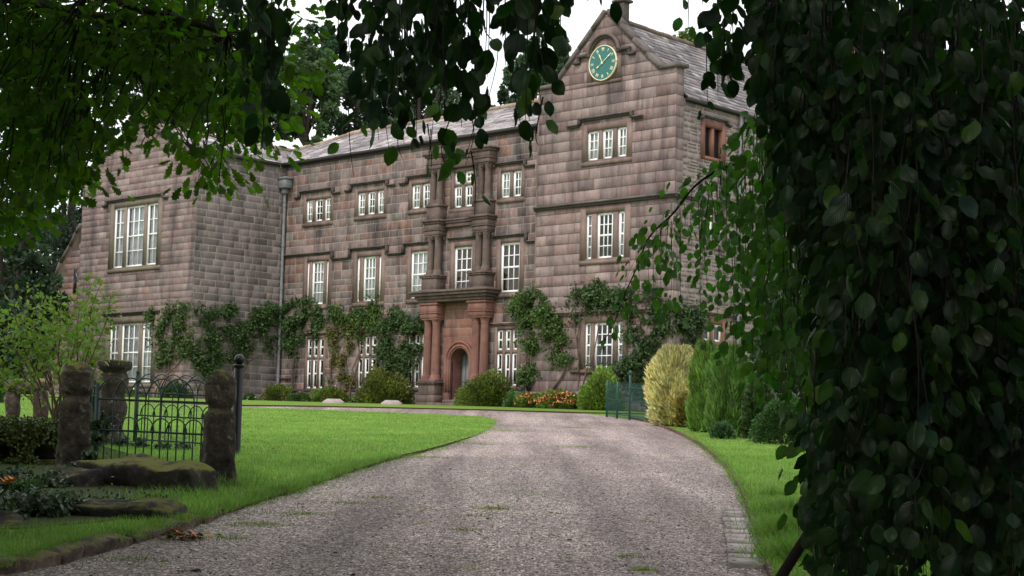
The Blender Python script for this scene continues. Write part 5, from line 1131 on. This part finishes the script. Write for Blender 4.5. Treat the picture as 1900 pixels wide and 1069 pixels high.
# loose stones on the near gravel
m = MB(); n_ = 22000; p = np.c_[rng.uniform(-4.3, 3, n_), np.zeros(n_)]; p[:, 1] = 10.5+rng.uniform(0, 1, n_)**1.6*14
k = ~inside(LAWN_L, p) & ~inside(LAWN_R, p); p = p[k]; n_ = len(p)
oc = np.array([(1, 0, 0), (0, 1, 0), (-1, 0, 0), (0, -1, 0), (0, 0, .6), (.0, 0, -.3)], float); of = [(0, 1, 4), (1, 2, 4), (2, 3, 4), (3, 0, 4)]
sz = rng.uniform(.006, .014, n_); st_ = rng.uniform(.15, .5, (n_, 1))*np.array([1, .86, .84])
leafset(m, oc, of, np.c_[p, gz(p[:, 1])+.006], rand_dirs(n_)*[1, 1, .2], rand_dirs(n_)*.5+[0, 0, 1], sz, st_)
tag(m.build('gravel', M['petal'], None), kind='stuff')
def px_of(P):
    d = P-EYE; cp, sp = math.cos(PIT), math.sin(PIT); Z = cp*d[:, 1]+sp*d[:, 2]; Y = -sp*d[:, 1]+cp*d[:, 2]; x, y = d[:, 0]/Z, Y/Z; c, s_ = math.cos(ROLL), math.sin(ROLL)
    return np.c_[950+(c*x+s_*y)*F_PX, 534.5+SH-(-s_*x+c*y)*F_PX, Z]
# ------------------------------------------------------------------ oak, top left
def sprays(mb, tw_, root, tips, leaf, nleaf, size, tintf, flat=.25, spread=.22, rad=.02):
    for tp in tips:
        P = bent(root, tp, 6, .12); tw_.tube(smooth_line(P, 2), np.linspace(rad, .004, 11), 5)
        n_ = nleaf; cen = np.array(tp)+rng.normal(0, spread, (n_, 3))*[1, 1, flat*2]; dd = norm(cen-np.array(P[-2]))+rand_dirs(n_)*.6+[0, 0, -.35]
        leafset(mb, *leaf, cen, dd, rand_dirs(n_)*.8+[0, 0, .8], size*rng.uniform(.7, 1.25, n_), tintf(n_))
ot = thing('oak_tree', 'dark oak tree overhanging the top left with bright lobed leaves at its fringe', 'tree', (-9.5, 11, float(gz(11))))
OB = np.array([-9.5, 11, float(gz(11))]); tr = MB(); fo = MB(); tw1 = MB()
tr.tube(bent((0, 0, -.3), (.6, .3, 7.5), 8, .05), np.linspace(.5, .26, 8), 14)
limbs = []
for px, py, Y in [(60, 60, 12), (180, 40, 11.5), (330, 60, 11), (60, 250, 12.5), (420, 60, 10.5), (-60, 300, 12), (250, 130, 12.2), (20, 150, 13), (480, 100, 11.2)]:
    e = at(px, py, Y)-OB; L_ = smooth_line(bent((.4, .2, 4.2+rng.uniform(0, 2)), e, 6, .14), 3); tr.tube(L_, np.linspace(.1, .02, len(L_)), 7); limbs.append(L_)
LP = np.concatenate([np.array(l) for l in limbs])
tr.build('trunk', M['bark'], ot)
tn = lambda n_: tints(n_, .55, 1.3, .12)
tips = []
OAKB = [(10, 30, 60), (80, 20, 60), (160, 30, 60), (240, 30, 60), (320, 30, 60), (400, 30, 55), (470, 40, 45), (510, 60, 25), (30, 110, 60), (110, 100, 60), (190, 110, 55), (270, 100, 55), (350, 110, 50), (430, 110, 50), (500, 120, 35), (20, 190, 60), (90, 190, 55), (160, 190, 50), (120, 250, 45), (190, 240, 30), (60, 270, 55), (120, 310, 40), (10, 300, 50), (60, 350, 45), (15, 390, 40), (90, 330, 30), (25, 430, 18), (170, 290, 22), (370, 170, 45), (440, 180, 40), (310, 170, 45), (250, 180, 30), (505, 170, 28), (350, 230, 26), (395, 240, 30), (300, 235, 14), (345, 262, 12), (370, 290, 14), (400, 310, 13), (408, 335, 8), (460, 240, 28), (490, 265, 22), (430, 270, 22), (230, 215, 25), (520, 140, 22), (495, 210, 25), (260, 225, 18)]
for px, py, r in OAKB:
    for _ in range(max(2, int(r*r/(260 if py > 200 and px > 215 else 190)))):
        a, q = rng.uniform(0, 6.28), math.sqrt(rng.uniform(0, 1))*r; tips.append(at(px+math.cos(a)*q, py+math.sin(a)*q*.9, rng.uniform(10.2, 13.2))-OB)
for tp in tips:
    j = np.argmin(np.linalg.norm(LP-tp, axis=1)); r0 = LP[j]; dj = np.linalg.norm(r0-tp)
    if dj > .8: r0 = tp+(r0-tp)*.8/dj
    sprays(fo, tw1, r0, [tp], (OL, OF), 17, .088, tn, spread=.13, rad=.006)
for i_ in range(1700):                      # unseen leaves added for shade: above the picture, left of it and behind the viewpoint
    c = np.array([rng.uniform(-16, 1), rng.uniform(3, 25), rng.uniform(6.2, 12)]) if i_ % 2 else np.array([rng.uniform(-18, -3), rng.uniform(-9, 14), rng.uniform(2.2, 11)])
    n_ = 40; pos = c+rng.normal(0, .45, (n_, 3))-OB; 
    q = px_of(pos+OB); k = ~((q[:, 2] > 0) & (q[:, 0] > -60) & (q[:, 0] < 1960) & (q[:, 1] > -70)); pos = pos[k]; n_ = len(pos)
    if not n_: continue
    leafset(fo, DL, DF, pos, rand_dirs(n_), rand_dirs(n_)+[0, 0, .8], .26*rng.uniform(.7, 1.3, n_), tn(n_))
tw1.build('branches', M['twig'], ot); fo.build('crown', M['oak'], ot)
# ------------------------------------------------------------------ weeping beech, right and overhead
wb = thing('weeping_beech', 'weeping beech whose dark leaf curtains hang down the right side and from the top', 'tree', (5.2, 5.5, .3))
WB = np.array([5.2, 5.5, .3]); tr = MB(); near = MB(); twn = MB(); op = MB()
tr.tube(bent((0, 0, -.5), (-.3, .2, 8), 8, .04), np.linspace(.45, .2, 8), 14)
for e in [(-6, -.5, 6.2), (-3, 4, 6.4), (-5, 2.5, 6), (0, 5, 5.5), (2, 2, 6), (-2, -5, 6), (-6, -4, 6), (3, -3, 6), (-1.5, 6.5, 5.3)]:
    l = smooth_line(bent((-.2, .1, 3.8+rng.uniform(0, 1.5)), e, 6, .1), 3); tr.tube(l, np.linspace(.13, .03, len(l)), 8)
BX = ([-300, 0, 150, 300, 500, 640, 760, 850, 1300], [1370, 1378, 1392, 1425, 1490, 1505, 1500, 1478, 1480])
def strand(mb, P, size, tint, step=.045, wob=.05, droop=.9, side_=.05, rad=.0024, skip=0., band=None, edge=False):
    P = np.array(P); P[1:-1] += rng.normal(0, wob*.3, (len(P)-2, 3)); P = np.array(smooth_line(P, 6))
    if edge:
        q = px_of(P); ok = q[:, 0] > np.interp(q[:, 1], *BX)+10
        if ok.sum() < 4: return
        i0, i1 = np.where(ok)[0][[0, -1]]; P = P[i0:i1+1]
    twn.tube(P-WB, np.linspace(rad, .0008, len(P)), 4, cap=False)
    seg = np.linalg.norm(np.diff(P, axis=0), axis=1); cum = np.r_[0, np.cumsum(seg)]; t = np.arange(0, cum[-1], step); t = t[rng.random(len(t)) > skip]; n_ = len(t)
    if n_ < 1: return
    c = np.array([np.interp(t, cum, P[:, k]) for k in range(3)]).T
    a = rng.uniform(0, 6.283, n_); out = np.c_[np.cos(a), np.sin(a), np.zeros(n_)]
    pos = c+out*side_*rng.uniform(.2, 1.6, (n_, 1)); dd = out*.55+[0, 0, -droop]+rand_dirs(n_)*.35
    az = rng.uniform(0, 6.283, n_); nn = np.c_[np.cos(az), np.sin(az)*1.2, rng.uniform(-.3, .8, n_)]
    sz_ = size*rng.uniform(.55, 1.35, n_); q = px_of(pos+norm(dd)*sz_[:, None]*.5); k = np.ones(n_, bool)
    if edge: k &= q[:, 0] > np.interp(q[:, 1], *BX)+rng.normal(12, 12, n_)
    if band: k &= np.abs(q[:, 0]-band[0]) < band[1]
    pos, dd, nn, sz_ = pos[k], dd[k], nn[k], sz_[k]; n_ = len(pos)
    if n_: leafset(mb, BL, BF, pos-WB, dd, nn, sz_, tint(n_))
dk = lambda n_: tints(n_, .5, 1.35, .15)*np.where(rng.random((n_, 1)) < .08, [[2.6, 2.3, 1.4]], [[1, 1, 1]])*np.where(rng.random((n_, 1)) < .25, [[.8, .85, 1.6]], [[1, 1, 1]])
def pxstrand(mb, px, y0, y1, Y, size, sway=15, tint=dk, **kw):
    k = max(3, int(abs(y1-y0)/130)+2); ys = np.linspace(y0, y1, k); xs = px+np.cumsum(rng.normal(0, sway*.6, k)); Ys = Y+np.cumsum(rng.normal(0, .04, k))
    strand(mb, [at(x, y, d) for x, y, d in zip(xs, ys, Ys)], size, tint, **kw)
# dense near curtain at the right
for i in range(150):
    px = rng.uniform(1500, 1960); top_ = rng.uniform(-160, 500); bot = rng.uniform(top_+350, 1250); Y = rng.uniform(3.6, 5)
    if px < 1590: px += 10
    if px < 1570: top_ = rng.uniform(-160, 100) if rng.random() < .35 else rng.uniform(350, 700); bot = rng.uniform(800, 1180)
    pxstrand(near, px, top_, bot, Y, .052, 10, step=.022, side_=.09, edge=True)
for i in range(190):
    px = rng.uniform(1500, 1980); top_ = rng.uniform(-200, 700); pxstrand(near, px, top_, top_+rng.uniform(300, 800), rng.uniform(5, 8.5), .06, 8, step=.026, side_=.13, edge=True)
for i in range(75):                         # upper part of the curtain edge
    px = rng.uniform(1385, 1540); pxstrand(near, px, rng.uniform(-150, 50), rng.uniform(150, 430)+(px-1385)*1.2, rng.uniform(4, 6), .056, 8, step=.024, side_=.08, edge=True)
# middle distance strands in the open
mt_ = lambda n_: tints(n_, .65, 1.35, .12)
md = [(1330, 330, 620, 9.5), (1345, 300, 560, 9), (1360, 290, 700, 9), (1372, 340, 640, 8.5), (1390, 300, 760, 8.2), (1405, 320, 690, 8), (1418, 300, 830, 8), (1432, 350, 720, 7.6), (1445, 300, 900, 7.2), (1460, 320, 700, 7), (1470, 420, 800, 7), (1485, 380, 860, 6.5), (1310, 380, 660, 9.6), (1300, 340, 520, 9.8), (1316, 350, 540, 9.4), (1350, 420, 690, 9), (1380, 420, 600, 8.6), (1400, 450, 660, 8.4), (1425, 500, 760, 8), (1455, 560, 780, 7.5), (1500, 500, 900, 6), (1515, 600, 950, 5.5), (1410, 560, 920, 8.6), (1440, 240, 500, 8), (1400, 230, 460, 8.6), (1370, 240, 420, 9), (1340, 290, 430, 9.4), (1475, 250, 560, 7.4), (1490, 300, 620, 7), (1385, 260, 560, 8.8), (1500, 700, 900, 5.6), (1490, 760, 960, 5.8), (1505, 800, 1010, 5.2)]
for px, a, b, Y in md:
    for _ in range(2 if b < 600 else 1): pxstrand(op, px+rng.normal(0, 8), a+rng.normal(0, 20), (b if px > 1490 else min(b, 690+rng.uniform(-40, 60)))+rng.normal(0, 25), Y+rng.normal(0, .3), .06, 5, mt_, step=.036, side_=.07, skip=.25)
for _ in range(46): px = rng.uniform(1410, 1530); a = rng.uniform(200, 520); pxstrand(op, px, a, min(a+rng.uniform(120, 300), 700 if px < 1495 else 900), rng.uniform(6.5, 9), .062, 6, mt_, step=.034, side_=.1)
# arching branch reaching left
A_ = [(1400, 300, 9.4), (1345, 310, 9.6), (1290, 345, 9.8), (1250, 395, 10), (1205, 440, 10.1), (1180, 500, 10.2), (1160, 545, 10.2), (1135, 610, 10.2), (1110, 640, 10.3)]
ap = smooth_line([at(*q) for q in A_], 6); twn.tube(np.array(ap)-WB, np.linspace(.009, .002, len(ap)), 6)
strand(op, [at(*q) for q in A_], .06, mt_, step=.035, side_=.07, rad=.002)
strand(op, [at(*q) for q in A_[:7]], .06, mt_, step=.04, side_=.13, rad=.002)
for px, y0, y1 in [(1340, 320, 420), (1300, 340, 480), (1285, 350, 460), (1262, 385, 520), (1240, 405, 560), (1225, 420, 540), (1210, 440, 590), (1200, 450, 540), (1185, 480, 590), (1172, 520, 600), (1250, 400, 500), (1270, 380, 440), (1230, 420, 500), (1320, 330, 450), (1160, 545, 640), (1250, 410, 600), (1265, 400, 560)]:
    pxstrand(op, px, y0, y1, 9.9+rng.normal(0, .15), .064, 3, mt_, step=.05, side_=.07, skip=.15)
# sprays at the top
TOPS = [(650, -60, 150, 4.6), (680, -60, 230, 5.2), (700, -60, 200, 4.8), (720, -60, 280, 5), (740, -60, 130, 4.6), (760, -60, 250, 5), (790, -60, 160, 4.4), (800, -60, 270, 4.8), (820, -60, 200, 4.4), (840, -60, 215, 4.5), (850, -60, 150, 4.3), (870, -60, 110, 4.4), (730, -60, 200, 4.8), (770, -60, 290, 5.2), (870, 60, 300, 4.7), (895, -60, 200, 4.6), (950, -60, 160, 4.2), (975, -60, 220, 4.2), (985, -60, 250, 4.1), (1005, -60, 190, 4.3), (1020, -60, 130, 4.4), (1040, -60, 90, 4.6), (960, -60, 60, 4.2), (490, -60, 230, 4.8), (505, -60, 180, 4.9), (520, -60, 140, 5), (470, -60, 180, 4.7), (450, -60, 120, 4.6), (400, -60, 100, 4.6), (350, -60, 60, 4.6), (480, -60, 310, 5.2), (1095, -60, 10, 4.6), (1130, -60, 12, 4.6), (1330, -60, 90, 4.6), (1350, -60, 160, 4.6), (1370, -60, 130, 4.6), (1310, -60, 30, 4.6), (600, -60, 12, 5), (630, -60, 70, 5.6), (1340, 20, 210, 6), (1320, 60, 190, 6.4)]
for px, a, b, Y in TOPS:
    
    for j in range(1 if px in (600, 630, 1310, 1095, 1130) else 3 if 640 < px < 1060 and b > 100 else 2): pxstrand(near, px+rng.normal(0, 8), a, b-10-40*j+rng.normal(0, 14), Y+rng.normal(0, .25), .06, 3, dk, step=.027, side_=.05, skip=.15, band=(px, 34))
for px, a, b, Y in [(645, 200, 330, 6.2), (875, 280, 400, 5), (870, 200, 310, 5), (790, 230, 310, 5.2), (1005, 180, 270, 4.4), (755, 200, 300, 5.4), (840, 200, 330, 5), (1280, -20, 60, 7), (705, 180, 260, 6), (800, 240, 300, 5.)]:
    pxstrand(op, px, a, b, Y, .066, 4, mt_, step=.07, side_=.04, skip=.2)
# low dark stem and crown above and behind the camera, filled out unseen for shade
l = smooth_line([at(1440, 1085, 8.4), at(1500, 990, 8.3), at(1560, 900, 8.2), at(1640, 860, 8.2), at(1760, 800, 8)], 5); twn.tube(np.array(l)-WB, np.linspace(.03, .022, len(l)), 8)
up = MB()
for _ in range(900):
    c = np.array([rng.uniform(-6.5, 9), rng.uniform(-7, 9.5), rng.uniform(4., 7.5)])
    if c[1] > 0 and abs(c[0])/c[1] < .36 and (c[2]-1.5)/c[1] < .34: continue
    if c[1] > 0 and (c[2]-1.5)/c[1] < .34 and c[0] < .34*c[1]: continue
    n_ = 22; pos = c+rng.normal(0, .4, (n_, 3))-WB; 
    q = px_of(pos+WB); k = ~((q[:, 2] > 0) & (q[:, 0] < 1530) & (q[:, 0] > -100) & (q[:, 1] > -110) & (q[:, 1] < 1200)); pos = pos[k]; n_ = len(pos)
    if not n_: continue
    leafset(up, DL*[1.3, 1, 1], DF, pos, rand_dirs(n_)+[0, 0, -.5], rand_dirs(n_)+[0, 0, .5], .2*rng.uniform(.7, 1.3, n_), dk(n_))
for i_ in range(1900):                       # skirt to the right, plus unseen clumps behind the viewpoint added for shade
    a = rng.uniform(-2.6, 1.0); r = rng.uniform(3.2, 5.); c = np.array([5.2+r*math.cos(a), 5.5+r*math.sin(a)*1.6, rng.uniform(.8, 5)])
    if i_ % 2: c = np.array([rng.uniform(-8, 12), rng.uniform(-7.5, -3.5), rng.uniform(.6, 9)])
    elif c[0] < 2.2: continue
    if c[0] < .36*c[1] and c[1] > 0: continue
    n_ = 26; pos = c+rng.normal(0, .35, (n_, 3))-WB; 
    q = px_of(pos+WB); k = ~((q[:, 2] > 0) & (q[:, 0] < 1620) & (q[:, 0] > -100)); pos = pos[k]; n_ = len(pos)
    if not n_: continue
    leafset(up, DL*[1.3, 1, 1], DF, pos, rand_dirs(n_)+[0, 0, -.8], rand_dirs(n_), .16*rng.uniform(.7, 1.3, n_), dk(n_))
tr.build('trunk', M['bark'], wb); twn.build('branches', M['twig'], wb); near.build('hanging_leaves', M['beech'], wb); op.build('outer_leaves', M['beech_lit'], wb); up.build('crown', M['beech'], wb)
# ------------------------------------------------------------------ light, sky, camera
SUN_EL, SUN_AZ = math.radians(48), math.radians(-155)     # azimuth from +Y towards +X
w = D.worlds.new('World'); sc.world = w; w.use_nodes = True; nt = w.node_tree; nt.nodes.clear(); n = N(nt)
sky = n('ShaderNodeTexSky', sky_type='NISHITA'); sky.sun_disc = False; sky.sun_elevation = SUN_EL; sky.sun_rotation = SUN_AZ; sky.dust_density = 4.; sky.air_density = 1.2
tc = n('ShaderNodeTexCoord').outputs['Generated']
cl = n.noise(2.2, tc, 6, .6); clc = n.ramp(cl, [(.3, (9.2, 9.4, 9.8)), (.7, (13.5, 13.6, 13.8))])
mixd = n.mixc('MIX', sky.outputs[0], clc, .86)
bg = n('ShaderNodeBackground', {'Color': mixd, 'Strength': .1}); o = n('ShaderNodeOutputWorld'); nt.links.new(bg.outputs[0], o.inputs[0])
s = D.lights.new('sun', 'SUN'); s.energy = 1.3; s.angle = math.radians(14); s.color = (1, .96, .9); so = D.objects.new('sun', s); COL.objects.link(so)
dv = Vector((math.sin(SUN_AZ)*math.cos(SUN_EL), math.cos(SUN_AZ)*math.cos(SUN_EL), math.sin(SUN_EL))); so.rotation_euler = dv.to_track_quat('Z', 'Y').to_euler()
cam = D.cameras.new('camera'); cam.sensor_fit = 'HORIZONTAL'; cam.sensor_width = 36; cam.lens = F_PX/1900*36; cam.clip_end = 2000; cam.shift_y = SH/1900; cam.clip_start = .05
co = D.objects.new('camera', cam); COL.objects.link(co); co.location = tuple(EYE)
from mathutils import Matrix
R_ = Matrix.Rotation(math.pi/2+PIT, 4, 'X') @ Matrix.Rotation(ROLL, 4, 'Z'); co.matrix_world = Matrix.Translation(Vector(EYE)) @ R_
sc.camera = co
sc.view_settings.view_transform = 'Standard'; sc.view_settings.look = 'None'; sc.view_settings.exposure = .52; sc.view_settings.gamma = 1; sc.view_settings.use_curve_mapping = False
sc.cycles.max_bounces = 8; sc.cycles.transparent_max_bounces = 12; sc.cycles.use_denoising = True
sc.render.resolution_x = 1024; sc.render.resolution_y = 576
